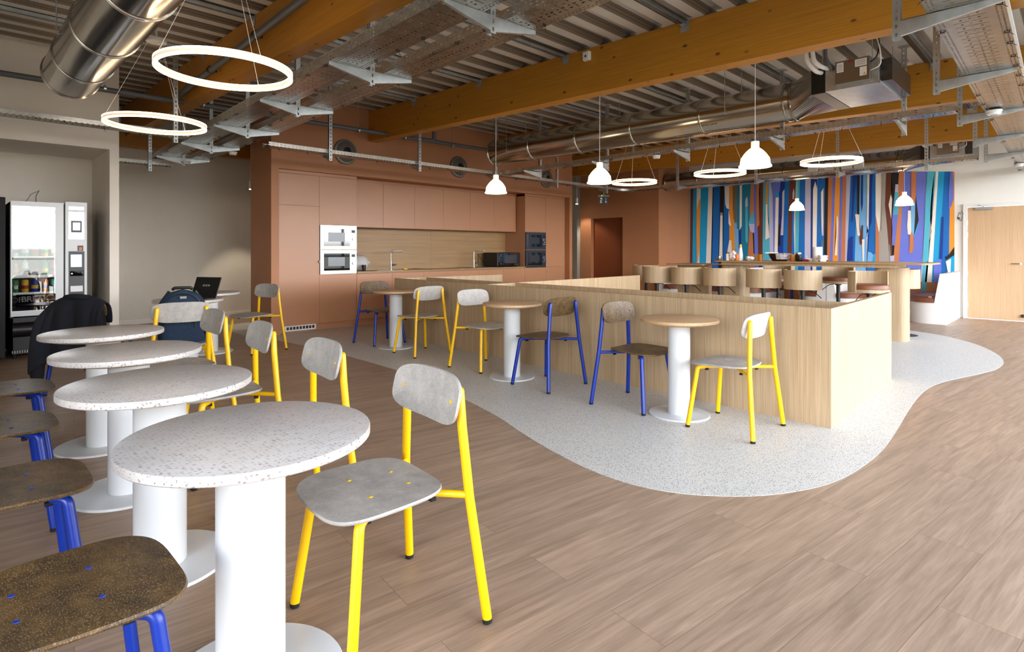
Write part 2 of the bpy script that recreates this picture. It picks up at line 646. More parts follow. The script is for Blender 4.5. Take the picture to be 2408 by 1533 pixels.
# corrugated roof deck, ribs run along x
bm = NB()
prof = []
y = -1.7
per = .3
while y < 11.5:
    for dy, dz in ((0, .0), (.11, .0), (.15, .075), (.26, .075)):
        prof.append((y + dy, zdeck(y + dy) + dz))
    y += per
XS = (-1.9, 13.7)
prev = None
for i, (py_, pz_) in enumerate(prof):
    cur = [bm.verts.new((x, py_, pz_)) for x in XS]
    if prev:
        f = bm.faces.new((prev[0], prev[1], cur[1], cur[0]))
        f.material_index = 1 if i % 2 == 0 else 0
    prev = cur
# the trough of each rib and the bottom flange are plain, the slopes perforated
o = struct('ceiling', bm, [M['deck'], M['deck_web']])
bm = NB(); box(bm, -1.9, 13.7, -1.7, 11.6, 3.75, 3.85)
struct('ceiling_roof', bm, M['black_matte'])

# walls
DY = 8.44
bm = NB()
box(bm, -1.8, 1.46, DY, DY + .12, 2.50, 3.7)         # above the niche
box(bm, 1.46, 1.557, DY, 11.4, 0, 3.7)                # pier and return
box(bm, -1.8, 1.46, 9.6, 9.7, 0, 2.50)                # niche back
box(bm, -1.8, 1.46, DY + .12, 9.7, 2.50, 2.56)              # niche head
struct('wall_niche', bm, M['beige'])
bm = NB()
box(bm, -1.9, 13.7, 11.4, 11.5, 0, 3.75)
struct('wall_north', bm, M['greige'])
bm = NB()
box(bm, 1.557, 12.0, 11.38, 11.4, 0, .09)
struct('baseboard_north', bm, M['beige'])
# kitchen block
KX0, KX1, AX0, AX1, AZ = 3.431, 10.43, 3.545, 10.33, 2.48
for nm_, b_ in (('wall_kitchen_left', (KX0, AX0, DY, 9.22, 0, 3.7)), ('wall_kitchen_right', (AX1, KX1, DY, 9.22, 0, 3.7)),
                ('wall_kitchen_upper', (AX0, AX1, DY, 9.22, AZ, 3.7)), ('wall_kitchen_back', (AX0, AX1, 9.125, 9.22, 0, AZ))):
    bm = NB(); box(bm, *b_); struct(nm_, bm, M['terracotta'])
bm = NB()
box(bm, KX0 - .012, AX0 + .012, DY - .014, DY, 0, .085)
box(bm, AX1 - .012, KX1 + .012, DY - .014, DY, 0, .085)
struct('baseboard_kitchen', bm, M['terracotta'])
# corridor wall with a recessed door, right of the kitchen
bm = NB()
box(bm, 12.05, 12.2, 7.12, 8.14, 0, 3.7)
box(bm, 12.05, 12.2, 9.12, 9.47, 0, 3.7)
box(bm, 12.05, 12.2, 8.14, 9.12, 2.08, 3.7)
box(bm, 12.2, 13.52, 7.12, 7.24, 0, 3.7)
struct('wall_corridor', bm, M['terracotta'])
bm = NB(); box(bm, 12.17, 12.2, 8.14, 9.12, 0, 2.08)
struct('door_1', bm, M['terracotta_dark'])
bm = NB(); box(bm, 12.2, 13.5, 9.6, 9.7, 0, 2.1)
struct('wall_lobby', bm, M['white_wall'])
# mural wall
bm = NB()
box(bm, 13.52, 13.62, -1.6, .36, 0, 3.75)
box(bm, 13.52, 13.62, 1.56, 11.4, 0, 3.75)
box(bm, 13.52, 13.62, .36, 1.56, 2.12, 3.75)
struct('wall_east', bm, M['white_wall'])
bm = NB(); box(bm, 13.506, 13.52, 1.62, 7.12, 0, .09)
struct('baseboard_east', bm, M['white_matte'])
bm = NB(); box(bm, 13.512, 13.52, 1.9, 7.12, .09, .64)
struct('wall_dado', bm, M['terracotta'])

# door in the east wall
door = thing('door_2', 'light oak veneer double door in a white frame at the far right', 'door', (13.5, 1.517, 0))
door['kind'] = 'structure'
bm = NB()
box(bm, -.03, .05, 0, .06, 0, 2.06)
box(bm, -.03, .05, -1.16, -1.10, 0, 2.06)
box(bm, -.03, .05, -1.16, .06, 2.06, 2.12)
obj('door_frame', bm, M['white_matte'], door)
bm = NB(); box(bm, -.012, .03, -.80, -.005, .008, 2.055)
leaf = obj('door_leaf', bm, M['oak_door'], door)
bm = NB(); box(bm, -.012, .03, -1.10, -.805, .008, 2.055)
obj('door_leaf', bm, M['oak_door'], door)
bm = NB()
box(bm, -.06, -.012, -.36, -.12, 2.0, 2.05)
obj('door_closer', bm, M['steel'], door)
bm = NB(); tube(bm, bend([(-.05, -.24, 2.05), (-.13, -.20, 2.07), (-.04, -.16, 2.09)], .02), .006, 6)
obj('closer_arm', bm, M['steel'], door)
bm = NB(); tube(bm, bend([(-.012, -.74, 1.02), (-.06, -.74, 1.02), (-.06, -.62, 1.02)], .02), .009, 8)
lathe(bm, [(0, 0), (.02, 0), (.02, .01), (0, .01)], 12, (0, 0), 0, Matrix.Translation((-.012, -.74, 1.02)) @ Matrix.Rotation(-PI / 2, 4, 'Y'))
obj('door_handle', bm, M['chrome'], door)
for hz in (1.72, 1.5, .78, .2):
    bm = NB(); box(bm, -.035, -.012, -.01, .02, hz, hz + .09, bev=.003)
    obj('hinge', bm, M['cap_white'], door)
bm = NB(); lathe(bm, [(0, 0), (.028, 0), (.028, .04), (.018, .05), (0, .05)], 14, (0, 0), 0, Matrix.Translation((-.012, -.77, .10)) @ Matrix.Rotation(-PI / 2, 4, 'Y'))
obj('door_stop', bm, M['black'], door)

# window walls (behind and right of the camera): openings let the daylight in
bm = NB()
box(bm, -1.9, 13.7, -1.75, -1.6, -.1, .15)
box(bm, -1.9, 13.7, -1.75, -1.6, 3.35, 3.75)
box(bm, -1.9, .5, -1.75, -1.6, .15, 3.35)
box(bm, 13.3, 13.7, -1.75, -1.6, .15, 3.35)
struct('wall_south', bm, M['white_wall'])
bm = NB()
box(bm, -1.9, -1.8, -1.6, -1.2, 0, 3.75)
box(bm, -1.9, -1.8, 1.6, 11.4, 0, 3.75)
box(bm, -1.9, -1.8, -1.2, 1.6, 0, .15)
box(bm, -1.9, -1.8, -1.2, 1.6, 2.9, 3.75)
struct('wall_west', bm, M['greige'])
bm = NB()
for k in range(9):
    x = .55 + k * 1.59
    box(bm, x - .035, x + .035, -1.68, -1.60, .15, 3.35)
box(bm, .5, 13.3, -1.68, -1.60, 1.02, 1.07)
struct('window_1', bm, M['black'])

# roof beams
beam_lab = ['glulam timber roof beam behind the two left ring lights', 'long glulam timber roof beam crossing above the oak partition',
            'glulam timber roof beam behind the silver duct with the junction unit', 'glulam timber roof beam nearest the mural wall']
for i, (x0, y1) in enumerate(((2.13, 11.38), (5.05, 8.45), (8.06, 8.45), (11.02, 9.4))):
    bm = NB()
    v = []
    for yy in (-1.6, y1):
        for (xx, zz) in ((x0, zbeam(yy)), (x0 + .17, zbeam(yy)), (x0 + .17, zdeck(yy) - .003), (x0, zdeck(yy) - .003)):
            v.append(bm.verts.new((xx, yy, zz)))
    for q in ((0, 1, 2, 3), (7, 6, 5, 4), (0, 4, 5, 1), (1, 5, 6, 2), (2, 6, 7, 3), (3, 7, 4, 0)):
        bm.faces.new([v[k] for k in q])
    tag(obj('roof_beam', bm, M['beam']), beam_lab[i], 'beam', kind='structure')
bm = NB(); box(bm, 1.56, 5.2, 11.1, 11.3, 2.98, 3.24)
tag(obj('lintel_beam', bm, M['beam']), 'dark timber cross beam high at the end of the left corridor', 'beam', kind='structure')

# purlin channels fixed between the beams under the deck
bays = ((2.30, 5.05), (5.22, 8.06), (8.23, 11.02), (-1.8, 2.13))
bayw = ('before the kitchen', 'above the silver duct bay', 'in the bay beyond the third beam', 'in the leftmost bay')
ordw = ('nearest the windows', 'second from the windows', 'third from the windows', 'fourth from the windows', 'nearest the kitchen')
for b_, (xa, xb) in enumerate(bays):
    for k, yy in enumerate((1.2, 2.7, 4.18, 5.66, 7.14)):
        z = zdeck(yy) - .045
        t = thing('ceiling_rail', 'steel rail under the deck %s, %s' % (bayw[b_], ordw[k]), 'rail', ((xa + xb) / 2, yy, z), 0, 'steel rails under the roof deck')
        L = (xb - xa) / 2
        bm = NB()
        box(bm, -L, L, -.02, -.017, -.0, .04); box(bm, -L, L, .017, .02, 0, .04); box(bm, -L, L, -.02, .02, .037, .04)
        obj('channel', bm, M['galv'], t)
        for s in (-1, 1):
            if (s < 0 and b_ == 3):
                continue
            bm = NB()
            box(bm, s * L - s * .006 if s > 0 else -L, s * L if s > 0 else -L + .006, -.045, .045, -.06, .04)
            box(bm, min(s * L, s * (L - .07)), max(s * L, s * (L - .07)), -.03, .03, -.006, -.001)
            obj('end_bracket', bm, M['galv'], t)

# ------------------------------------------------------------------ mural
MC = {'grey': '#9c9ea6', 'brown': '#693520', 'cyan': '#12a6e0', 'cream': '#f6eee3', 'orange': '#f79f30', 'blue': '#0b6cc0', 'navy': '#0c3690', 'black': '#161414',
      'olive': '#7b705c', 'teal': '#1480a4', 'tan': '#cc7e50', 'peri': '#6c7ad8', 'lav': '#c5c2de', 'sky': '#78b6ea', 'taupe': '#a8a19a', 'aqua': '#55b8d2'}
MURAL=[
('grey',0,[(7.11,3.266),(7.067,3.261),(7.093,0.64),(7.11,0.64)]),
('brown',0,[(7.067,3.261),(6.989,3.253),(7.023,0.64),(7.093,0.64)]),
('cyan',0,[(6.989,3.253),(6.904,3.245),(6.897,0.64),(7.023,0.64)]),
('cream',0,[(6.904,3.245),(6.785,3.233),(6.841,0.64),(6.897,0.64)]),
('cyan',0,[(6.785,3.233),(6.577,3.213),(6.666,0.64),(6.841,0.64)]),
('cream',0,[(6.577,3.213),(6.472,3.203),(6.535,0.64),(6.666,0.64)]),
('black',0,[(6.472,3.203),(6.445,3.201),(6.508,0.64),(6.535,0.64)]),
('blue',0,[(6.445,3.201),(6.281,3.185),(6.343,0.64),(6.508,0.64)]),
('black',0,[(6.281,3.185),(6.183,3.175),(6.22,0.64),(6.343,0.64)]),
('blue',0,[(6.183,3.175),(6.054,3.163),(6.06,0.64),(6.22,0.64)]),
('orange',0,[(6.054,3.163),(5.983,3.156),(5.9,0.64),(6.06,0.64)]),
('sky',0,[(5.983,3.156),(5.853,3.143),(5.818,0.64),(5.9,0.64)]),
('navy',0,[(5.853,3.143),(5.814,3.14),(5.741,0.64),(5.818,0.64)]),
('teal',0,[(5.814,3.14),(5.755,3.134),(5.628,0.64),(5.741,0.64)]),
('teal',0,[(5.755,3.134),(5.528,3.112),(5.62,0.64),(5.628,0.64)]),
('tan',0,[(5.528,3.112),(5.474,3.107),(5.449,0.64),(5.62,0.64)]),
('peri',0,[(5.474,3.107),(5.41,3.1),(5.354,0.64),(5.449,0.64)]),
('brown',0,[(5.41,3.1),(5.344,3.094),(5.294,0.64),(5.354,0.64)]),
('brown',0,[(5.344,3.094),(5.25,3.085),(5.272,0.64),(5.294,0.64)]),
('aqua',0,[(5.25,3.085),(5.125,3.073),(5.097,0.64),(5.272,0.64)]),
('lav',0,[(5.125,3.073),(5.052,3.066),(5.011,0.64),(5.097,0.64)]),
('peri',0,[(5.052,3.066),(4.958,3.057),(5.012,0.64),(5.011,0.64)]),
('cream',0,[(4.958,3.057),(4.892,3.05),(4.94,0.64),(5.012,0.64)]),
('navy',0,[(4.892,3.05),(4.765,3.038),(4.823,0.64),(4.94,0.64)]),
('blue',0,[(4.765,3.038),(4.665,3.028),(4.743,0.64),(4.823,0.64)]),
('brown',0,[(4.665,3.028),(4.524,3.015),(4.642,0.64),(4.743,0.64)]),
('aqua',0,[(4.537,3.016),(4.45,3.008),(4.49,0.64),(4.552,0.64)]),
('blue',0,[(4.45,3.008),(4.336,2.997),(4.356,0.64),(4.49,0.64)]),
('lav',0,[(4.336,2.997),(4.226,2.986),(4.231,0.64),(4.356,0.64)]),
('navy',0,[(4.226,2.986),(4.175,2.981),(4.195,0.64),(4.231,0.64)]),
('cream',0,[(4.175,2.981),(4.088,2.973),(4.117,0.64),(4.195,0.64)]),
('blue',0,[(4.088,2.973),(3.939,2.958),(3.972,0.64),(4.117,0.64)]),
('black',0,[(3.937,2.958),(3.871,2.952),(3.907,0.64),(3.973,0.64)]),
('tan',0,[(3.871,2.952),(3.783,2.943),(3.853,0.64),(3.907,0.64)]),
('peri',0,[(3.783,2.943),(3.731,2.938),(3.801,0.64),(3.853,0.64)]),
('orange',0,[(3.731,2.938),(3.645,2.93),(3.691,0.64),(3.801,0.64)]),
('peri',0,[(3.645,2.93),(3.594,2.925),(3.64,0.64),(3.691,0.64)]),
('tan',0,[(3.594,2.925),(3.526,2.918),(3.56,0.64),(3.64,0.64)]),
('lav',0,[(3.526,2.918),(3.444,2.91),(3.535,0.64),(3.56,0.64)]),
('blue',0,[(3.444,2.91),(3.318,2.898),(3.385,0.64),(3.535,0.64)]),
('sky',0,[(3.318,2.898),(3.266,2.893),(3.337,0.64),(3.385,0.64)]),
('sky',0,[(3.266,2.893),(3.141,2.881),(3.163,0.64),(3.337,0.64)]),
('cream',0,[(3.141,2.881),(3.091,2.876),(3.17,0.64),(3.163,0.64)]),
('navy',0,[(3.091,2.876),(3.044,2.872),(3.157,0.64),(3.17,0.64)]),
('blue',0,[(3.044,2.872),(2.995,2.867),(2.995,0.64),(3.157,0.64)]),
('cream',0,[(2.995,2.867),(2.874,2.855),(2.959,0.64),(2.995,0.64)]),
('taupe',0,[(2.874,2.855),(2.824,2.85),(2.71,0.64),(2.959,0.64)]),
('brown',0,[(2.824,2.85),(2.725,2.841),(2.698,0.64),(2.71,0.64)]),
('black',0,[(2.725,2.841),(2.591,2.828),(2.704,0.64),(2.698,0.64)]),
('tan',0,[(2.591,2.828),(2.506,2.82),(2.612,0.64),(2.704,0.64)]),
('peri',0,[(2.506,2.82),(2.376,2.807),(2.428,0.64),(2.612,0.64)]),
('peri',0,[(2.376,2.807),(2.293,2.799),(2.372,0.64),(2.428,0.64)]),
('peri',0,[(2.293,2.799),(2.109,2.781),(2.237,0.64),(2.372,0.64)]),
('aqua',0,[(2.109,2.781),(1.992,2.77),(2.168,0.199),(2.237,0.194)]),
('cream',0,[(1.992,2.77),(1.955,2.766),(2.061,0.64),(2.168,0.64)]),
('cyan',0,[(1.955,2.766),(1.863,2.757),(1.967,0.64),(2.061,0.64)]),
('blue',0,[(1.863,2.757),(1.771,2.749),(1.8,0.64),(1.967,0.64)]),
('orange',0,[(1.771,2.749),(1.71,2.741),(1.71,0.64),(1.8,0.64)]),
('cream',1,[(6.9,3.245),(6.792,3.234),(6.796,2.581),(6.823,2.549),(6.903,2.419)]),
('orange',1,[(6.81,2.582),(6.796,2.447),(6.81,1.978),(6.823,1.307),(6.867,0.921),(6.889,0.971),(6.907,1.645),(6.903,2.217),(6.867,2.417)]),
('cream',1,[(6.284,2.123),(6.225,2.121),(6.228,1.013),(6.313,1.012)]),
('grey',1,[(6.284,2.18),(6.225,2.178),(6.225,2.108),(6.284,2.11)]),
('cream',1,[(6.195,3.176),(6.055,3.163),(6.061,2.251),(6.124,2.278),(6.158,2.377),(6.166,2.573)]),
('cream',1,[(6.075,2.243),(6.009,1.854),(6.05,1.847),(6.078,1.904)]),
('olive',1,[(5.971,3.155),(5.853,3.143),(5.875,1.914),(5.918,1.907),(5.951,2.013),(5.972,2.271)]),
('teal',1,[(5.853,3.143),(5.739,3.132),(5.749,1.846),(5.805,1.736),(5.87,1.785),(5.87,2.393)]),
('cream',1,[(5.8,3.138),(5.742,3.133),(5.752,1.83),(5.805,1.736)]),
('orange',1,[(6.009,1.58),(5.933,1.579),(5.949,1.145),(6.005,1.161)]),
('cream',1,[(6.058,1.5),(6.009,1.499),(5.992,1.145),(6.121,1.144)]),
('aqua',1,[(5.629,2.537),(5.609,2.457),(5.606,1.495),(5.622,1.4),(5.666,1.495),(5.669,2.453)]),
('lav',1,[(5.629,2.537),(5.609,2.457),(5.609,2.299),(5.669,2.287),(5.669,2.453)]),
('aqua',1,[(5.491,2.199),(5.449,1.962),(5.457,1.673),(5.543,1.675),(5.593,1.912)]),
('lav',1,[(5.585,1.88),(5.452,1.876),(5.457,1.673),(5.543,1.675)]),
('tan',1,[(5.566,1.714),(5.488,1.666),(5.473,1.18),(5.606,1.179)]),
('black',1,[(5.493,1.666),(5.462,1.665),(5.449,1.18),(5.474,1.18)]),
('tan',1,[(5.403,3.1),(5.318,3.092),(5.349,2.581),(5.338,1.849),(5.406,1.77)]),
('orange',1,[(5.189,3.079),(5.141,3.074),(5.153,2.321),(5.192,2.323)]),
('cream',1,[(5.192,2.323),(5.153,2.321),(5.141,1.92),(5.102,1.558),(5.201,1.497)]),
('peri',1,[(5.121,3.073),(4.833,3.045),(4.892,2.58),(4.98,2.433),(5.036,2.529)]),
('peri',1,[(4.965,3.057),(4.833,3.045),(4.884,2.594),(4.965,2.57)]),
('cyan',1,[(4.965,2.577),(4.898,2.572),(4.906,2.459),(4.965,2.463)]),
('black',1,[(4.903,1.836),(4.865,1.835),(4.868,1.607),(4.86,1.361),(4.921,1.362)]),
('lav',1,[(4.778,2.639),(4.781,2.36),(4.804,1.598),(4.863,1.6),(4.833,2.061),(4.825,2.575)]),
('lav',1,[(4.578,2.647),(4.564,2.541),(4.578,2.393),(4.604,2.41),(4.601,2.544)]),
('blue',1,[(4.611,2.141),(4.568,2.139),(4.576,1.751),(4.561,1.154),(4.625,1.154)]),
('navy',1,[(4.178,2.981),(4.092,2.973),(4.092,2.603),(4.135,2.766),(4.178,2.587)]),
('lav',1,[(3.967,2.608),(3.967,1.576),(4.001,1.577),(4.014,2.025),(4.017,2.517)]),
('olive',1,[(4.001,1.476),(3.975,1.475),(3.988,1.042),(4.028,1.042)]),
('cream',1,[(3.972,2.604),(3.972,1.879),(3.998,1.562),(4.011,2.025),(4.014,2.517)]),
('cream',1,[(3.714,1.977),(3.689,1.976),(3.686,1.827),(3.701,1.145),(3.753,1.152),(3.717,1.586)]),
('navy',1,[(3.4,2.906),(3.326,2.899),(3.375,2.416),(3.407,1.86),(3.427,1.86)]),
('black',1,[(3.323,2.899),(3.277,2.894),(3.287,1.997),(3.332,2.024)]),
('navy',1,[(3.25,2.892),(3.216,2.888),(3.221,2.212),(3.241,2.047),(3.259,2.242)]),
('cream',1,[(3.363,2.011),(3.287,1.997),(3.287,1.717),(3.267,1.55),(3.32,1.565)]),
('brown',1,[(3.241,1.778),(3.216,1.777),(3.226,1.494),(3.243,1.37),(3.277,1.384),(3.286,1.509)]),
('cream',1,[(3.238,1.481),(3.19,1.487),(3.204,1.025),(3.226,1.025)]),
('navy',1,[(3.406,1.552),(3.406,1.036),(3.512,1.034),(3.493,1.456),(3.455,1.539)]),
('cream',1,[(3.144,2.881),(3.101,2.877),(3.118,1.685),(3.13,1.665),(3.147,1.768)]),
('sky',1,[(3.156,1.576),(3.123,1.658),(3.126,1.589),(3.156,1.507),(3.216,1.487),(3.216,1.715),(3.144,1.768)]),
('navy',1,[(3.101,2.877),(3.058,2.873),(3.061,1.848),(3.12,1.671)]),
('sky',1,[(3.13,1.229),(3.073,1.212),(3.035,1.164),(3.049,1.027),(3.144,1.026)]),
('cyan',1,[(3.035,1.178),(2.995,1.178),(2.995,1.028),(3.043,1.027)]),
('tan',1,[(2.99,1.981),(2.937,1.613),(2.931,1.029),(2.997,1.028)]),
('taupe',1,[(2.885,2.856),(2.81,2.849),(2.804,1.892),(2.747,1.045),(2.931,1.029),(2.937,1.606),(2.891,1.693)]),
('brown',1,[(2.81,2.849),(2.722,2.841),(2.726,2.479),(2.701,2.29),(2.73,1.407),(2.767,1.36),(2.792,1.704),(2.829,2.177)]),
('cream',1,[(2.73,2.379),(2.706,2.29),(2.722,1.889),(2.767,2.173)]),
('peri',1,[(2.65,2.578),(2.602,2.574),(2.605,1.938),(2.622,1.779),(2.658,1.356),(2.71,1.356),(2.701,1.701),(2.71,1.862),(2.678,2.235)]),
('lav',1,[(2.65,2.578),(2.602,2.574),(2.602,2.417),(2.658,2.421)]),
('aqua',1,[(2.658,2.421),(2.602,2.417),(2.591,2.11),(2.611,1.965),(2.69,1.968),(2.673,2.235)]),
('lav',1,[(2.747,1.139),(2.667,1.16),(2.672,1.033),(2.738,1.032)]),
('tan',1,[(2.383,2.808),(2.302,2.8),(2.313,2.344),(2.346,1.823),(2.348,1.286),(2.368,1.214),(2.42,1.197),(2.406,1.562),(2.389,2.349)]),
('cream',1,[(2.442,2.043),(2.394,2.041),(2.387,1.627),(2.4,1.565),(2.442,1.576),(2.453,1.747),(2.444,1.892)]),
('sky',1,[(2.394,2.166),(2.324,2.214),(2.326,1.822),(2.346,1.522),(2.389,1.667)]),
('black',1,[(2.311,2.337),(2.265,1.846),(2.344,1.535),(2.324,1.953)]),
('cyan',1,[(2.265,1.846),(2.279,1.69),(2.344,1.515),(2.335,1.574)]),
('aqua',1,[(2.125,2.783),(2.014,2.772),(2.037,2.582),(2.053,2.429),(2.074,2.148),(2.068,1.942),(2.089,1.685),(2.11,1.041),(2.201,1.04),(2.174,1.687),(2.153,2.333)]),
('grey',1,[(2.081,1.839),(2.058,1.62),(2.1,1.428),(2.092,1.685)]),
('navy',1,[(1.908,1.896),(1.87,1.895),(1.894,1.092),(1.942,1.094)]),
('peri',1,[(1.774,2.749),(1.735,2.745),(1.72,2.455),(1.722,2.228),(1.75,2.104),(1.794,2.041),(1.795,2.309)]),
('black',1,[(1.71,1.323),(1.71,1.166),(1.836,1.07),(1.851,1.123),(1.79,1.178)]),
('cyan',1,[(1.71,1.166),(1.71,0.64),(1.76,0.64),(1.836,1.064)]),
('cream',1,[(1.841,1.045),(1.76,1.096),(1.77,0.794),(1.79,0.717)]),
('peri',1,[(2.027,0.991),(1.964,1.088),(1.908,1.088),(1.908,0.64),(2.027,0.64)]),
]

keys = list(MC)
mm = [plain('mural_' + k, MC[k], .6, var=.02) for k in keys]
bm = NB()
for i, (c, l, pts) in enumerate(MURAL):
    x = 13.5115 - (l and (i * .00008 + .0005))
    vs = [bm.verts.new((x, a, b)) for a, b in pts]
    try:
        f = bm.faces.new(vs)
        f.material_index = keys.index(c)
    except ValueError:
        pass
bmesh.ops.triangulate(bm, faces=bm.faces)
me = bpy.data.meshes.new('mural')
bm.to_mesh(me); bm.free()
for m_ in mm:
    me.materials.append(m_)
mo = link(bpy.data.objects.new('mural', me))
tag(mo, 'wall mural of tall wavy stripes in blue, orange, cream and brown', 'mural')

# ------------------------------------------------------------------ chairs
def superellipse(a, b, n, seg):
    out = []
    for i in range(seg):
        t = 2 * PI * i / seg
        c, s = math.cos(t), math.sin(t)
        out.append((a * math.copysign(abs(c) ** (2 / n), c), b * math.copysign(abs(s) ** (2 / n), s)))
    return out

def plate(bm, outline, th, f, rings=5):
    """a bent plate: outline in (u, v), f(u, v, w) -> point, w = 0 top, 1 underside"""
    seg = len(outline)
    sides = []
    for w in (0, 1):
        rr = []
        for k in range(1, rings + 1):
            q = k / rings
            if k == rings:
                q = .985 if True else 1
            rr.append([bm.verts.new(f(u * q, v * q, w)) for u, v in outline])
        c = bm.verts.new(f(0, 0, w))
        for i in range(seg):
            bm.faces.new((c, rr[0][i], rr[0][(i + 1) % seg]))
        for a, b in zip(rr, rr[1:]):
            for i in range(seg):
                bm.faces.new((a[i], b[i], b[(i + 1) % seg], a[(i + 1) % seg]))
        sides.append(rr[-1])
    mid = [bm.verts.new(f(u, v, .5)) for u, v in outline]
    for a, b in ((sides[0], mid), (mid, sides[1])):
        for i in range(seg):
            bm.faces.new((a[i], b[i], b[(i + 1) % seg], a[(i + 1) % seg]))

def make_chair(name, label, metal, shell, seatshell, group):
    t = thing(name, label, 'chair', (0, 0, 0), 0, group)
    # seat, local +y is the front
    ol = [(x * (1 + .04 * (y / .212)), y) for x, y in superellipse(.224, .212, 3.6, 56)]
    bm = NB()
    def fs(u, v, w):
        z = .462 - .012 * w - .010 * max(0, v / .21) ** 2 + .010 * (u / .22) ** 2 * (.4 + .6 * max(0, -v / .21))
        return (u, v + .063, z)
    plate(bm, ol, .012, fs)
    seat = obj('seat', bm, seatshell, t, True)
    for sx, sy in ((-.085, .10), (.085, .10), (-.065, -.05), (.065, -.05)):
        bm = NB()
        lathe(bm, [(0, .4648), (.006, .4643), (.0075, .4620), (0, .461)], 10, (sx, sy))
        obj('screw', bm, metal, seat)
    bm = NB()
    ol = superellipse(.226, .087, 3.6, 56)
    def fb(u, v, w):
        yy = -.174 + .030 * (u / .226) ** 2 - .012 * w + (-.02) * (v / .087)
        return (u, yy, .746 + v)
    plate(bm, ol, .012, fb)
    back = obj('backrest', bm, shell, t, True)
    for s in (-1, 1):
        bm = NB()
        lathe(bm, [(0, .0028), (.006, .002), (.0075, 0), (0, -.001)], 10, (0, 0), 0, Matrix.Translation((s * .165, -.1575, .746)) @ Matrix.Rotation(-PI / 2, 4, 'X'))
        obj('screw', bm, metal, back)
    for s in (-1, 1):
        # rear leg, foot to backrest
        bm = NB()
        tube(bm, [(s * .266, -.240, .014), (s * .219, -.198, .43), (s * .191, -.188, .66), (s * .179, -.186, .780)], .0165, 14, True, 0, True)
        leg = obj('leg', bm, metal, t, True)
        bm = NB(); tube(bm, [(s * .266, -.240, .018), (s * .2665, -.2405, .004), (s * .267, -.241, 0)], [.0172, .0165, .011], 14)
        obj('foot_cap', bm, M['rubber'], leg, True)
        # front leg
        bm = NB()
        tube(bm, bend([(s * .238, .236, .014), (s * .186, .186, .432), (s * .150, .150, .434)], .03), .0165, 14)
        leg = obj('leg', bm, metal, t, True)
        bm = NB(); tube(bm, [(s * .238, .236, .018), (s * .2385, .2365, .004), (s * .239, .237, 0)], [.0172, .0165, .011], 14)
        obj('foot_cap', bm, M['rubber'], leg, True)
        bm = NB()
        tube(bm, [(s * .170, .170, .434), (-s * .219, -.198, .431 + s * .002)], .0125, 12)
        obj('cross_rail', bm, metal, t, True)
    for sx, sy in ((-.14, .14), (.14, .14), (-.13, -.105), (.13, -.105)):
        bm = NB(); box(bm, sx - .011, sx + .011, sy - .011, sy + .011, .408, .422, bev=.003)
        obj('stacking_pad', bm, M['rubber'], t)
    return t

yc = make_chair('cafe_chair', 'yellow cafe chair with pale grey seat at the nearest stone table, in the foreground', M['yellow'], M['shell_grey'], M['shell_grey'], 'yellow cafe chairs')
bc = make_chair('cafe_chair', 'blue cafe chair with dark brown seat in the bottom left corner, nearest of all', M['blue'], M['shell_brown'], M['shell_brown'], 'blue cafe chairs')
W90 = PI / 2
yc.location = (1.100, 1.72, 0); yc.rotation_euler = (0, 0, 1.475)
for (x, y, r, lab) in (
        (1.145, 2.62, 1.475, 'yellow metal cafe chair with grey seat at the second stone table from the camera'),
        (1.20, 3.53, 1.475, 'yellow metal cafe chair with grey seat at the third stone table from the camera'),
        (1.245, 4.50, W90, 'yellow metal cafe chair with grey seat at the fourth stone table, before the backpack'),
        (1.47, 5.50, -.25, 'yellow metal cafe chair turned away from the camera with the blue backpack on its seat'),
        (2.80, 7.35, 1.85, 'yellow metal cafe chair standing by the terracotta pillar at the farthest stone table'),
        (4.02, 1.765, 0, 'yellow metal cafe chair with pale seat right of the nearest round oak table'),
        (4.14, 4.59, PI, 'yellow metal cafe chair left of the middle round oak table, facing the camera side'),
        (4.17, 5.745, 0, 'yellow metal cafe chair right of the farthest round oak table, seen from behind')):
    dup(yc, (x, y, 0), r, lab)
bc.location = (.165, 1.70, 0); bc.rotation_euler = (0, 0, -W90)
for (x, y, r, lab) in (
        (.115, 2.60, -W90, 'blue metal cafe chair with brown seat cut by the left edge, second from the camera'),
        (.125, 3.52, -W90, 'blue metal cafe chair with brown seat cut by the left edge, third from the camera'),
        (.215, 4.44, -W90, 'blue metal cafe chair with brown seat cut by the left edge, farthest of that row'),
        (.99, 6.32, -.85, 'blue metal cafe chair hidden under the dark navy jacket'),
        (4.035, 2.61, PI, 'blue metal cafe chair left of the nearest round oak table'),
        (4.04, 3.56, 0, 'blue metal cafe chair right of the middle round oak table, seen from behind'),
        (4.24, 6.78, PI, 'blue cafe chair left of the farthest round oak table, by the kitchen')):
    dup(bc, (x, y, 0), r, lab)

# ------------------------------------------------------------------ round tables
def make_table(name, label, R, th, topm, rp, group, under):
    t = thing(name, label, 'table', (0, 0, 0), 0, group)
    bm = NB()
    b = .004
    lathe(bm, [(0, .74), (R - b, .74), (R - b * .3, .74 - b * .3), (R, .74 - b), (R, .74 - th + b), (R - b, .74 - th), (0, .74 - th)], 72)
    obj('tabletop', bm, topm, t, True)
    bm = NB()
    lathe(bm, [(0, .74 - th), (R - .045, .74 - th), (R - .06, .74 - th - .014), (0, .74 - th - .014)], 56)
    obj('under_plate', bm, under, t, True)
    bm = NB()
    lathe(bm, [(rp, .012), (rp, .74 - th - .014)], 48)
    obj('pedestal', bm, M['white'], t, True)
    bm = NB()
    rb = .228 if R < .32 else .26
    lathe(bm, [(0, 0), (rb - .002, 0), (rb, .002), (rb, .010), (rb - .003, .013), (0, .0135)], 64)
    obj('base', bm, M['white'], t, True)
    return t
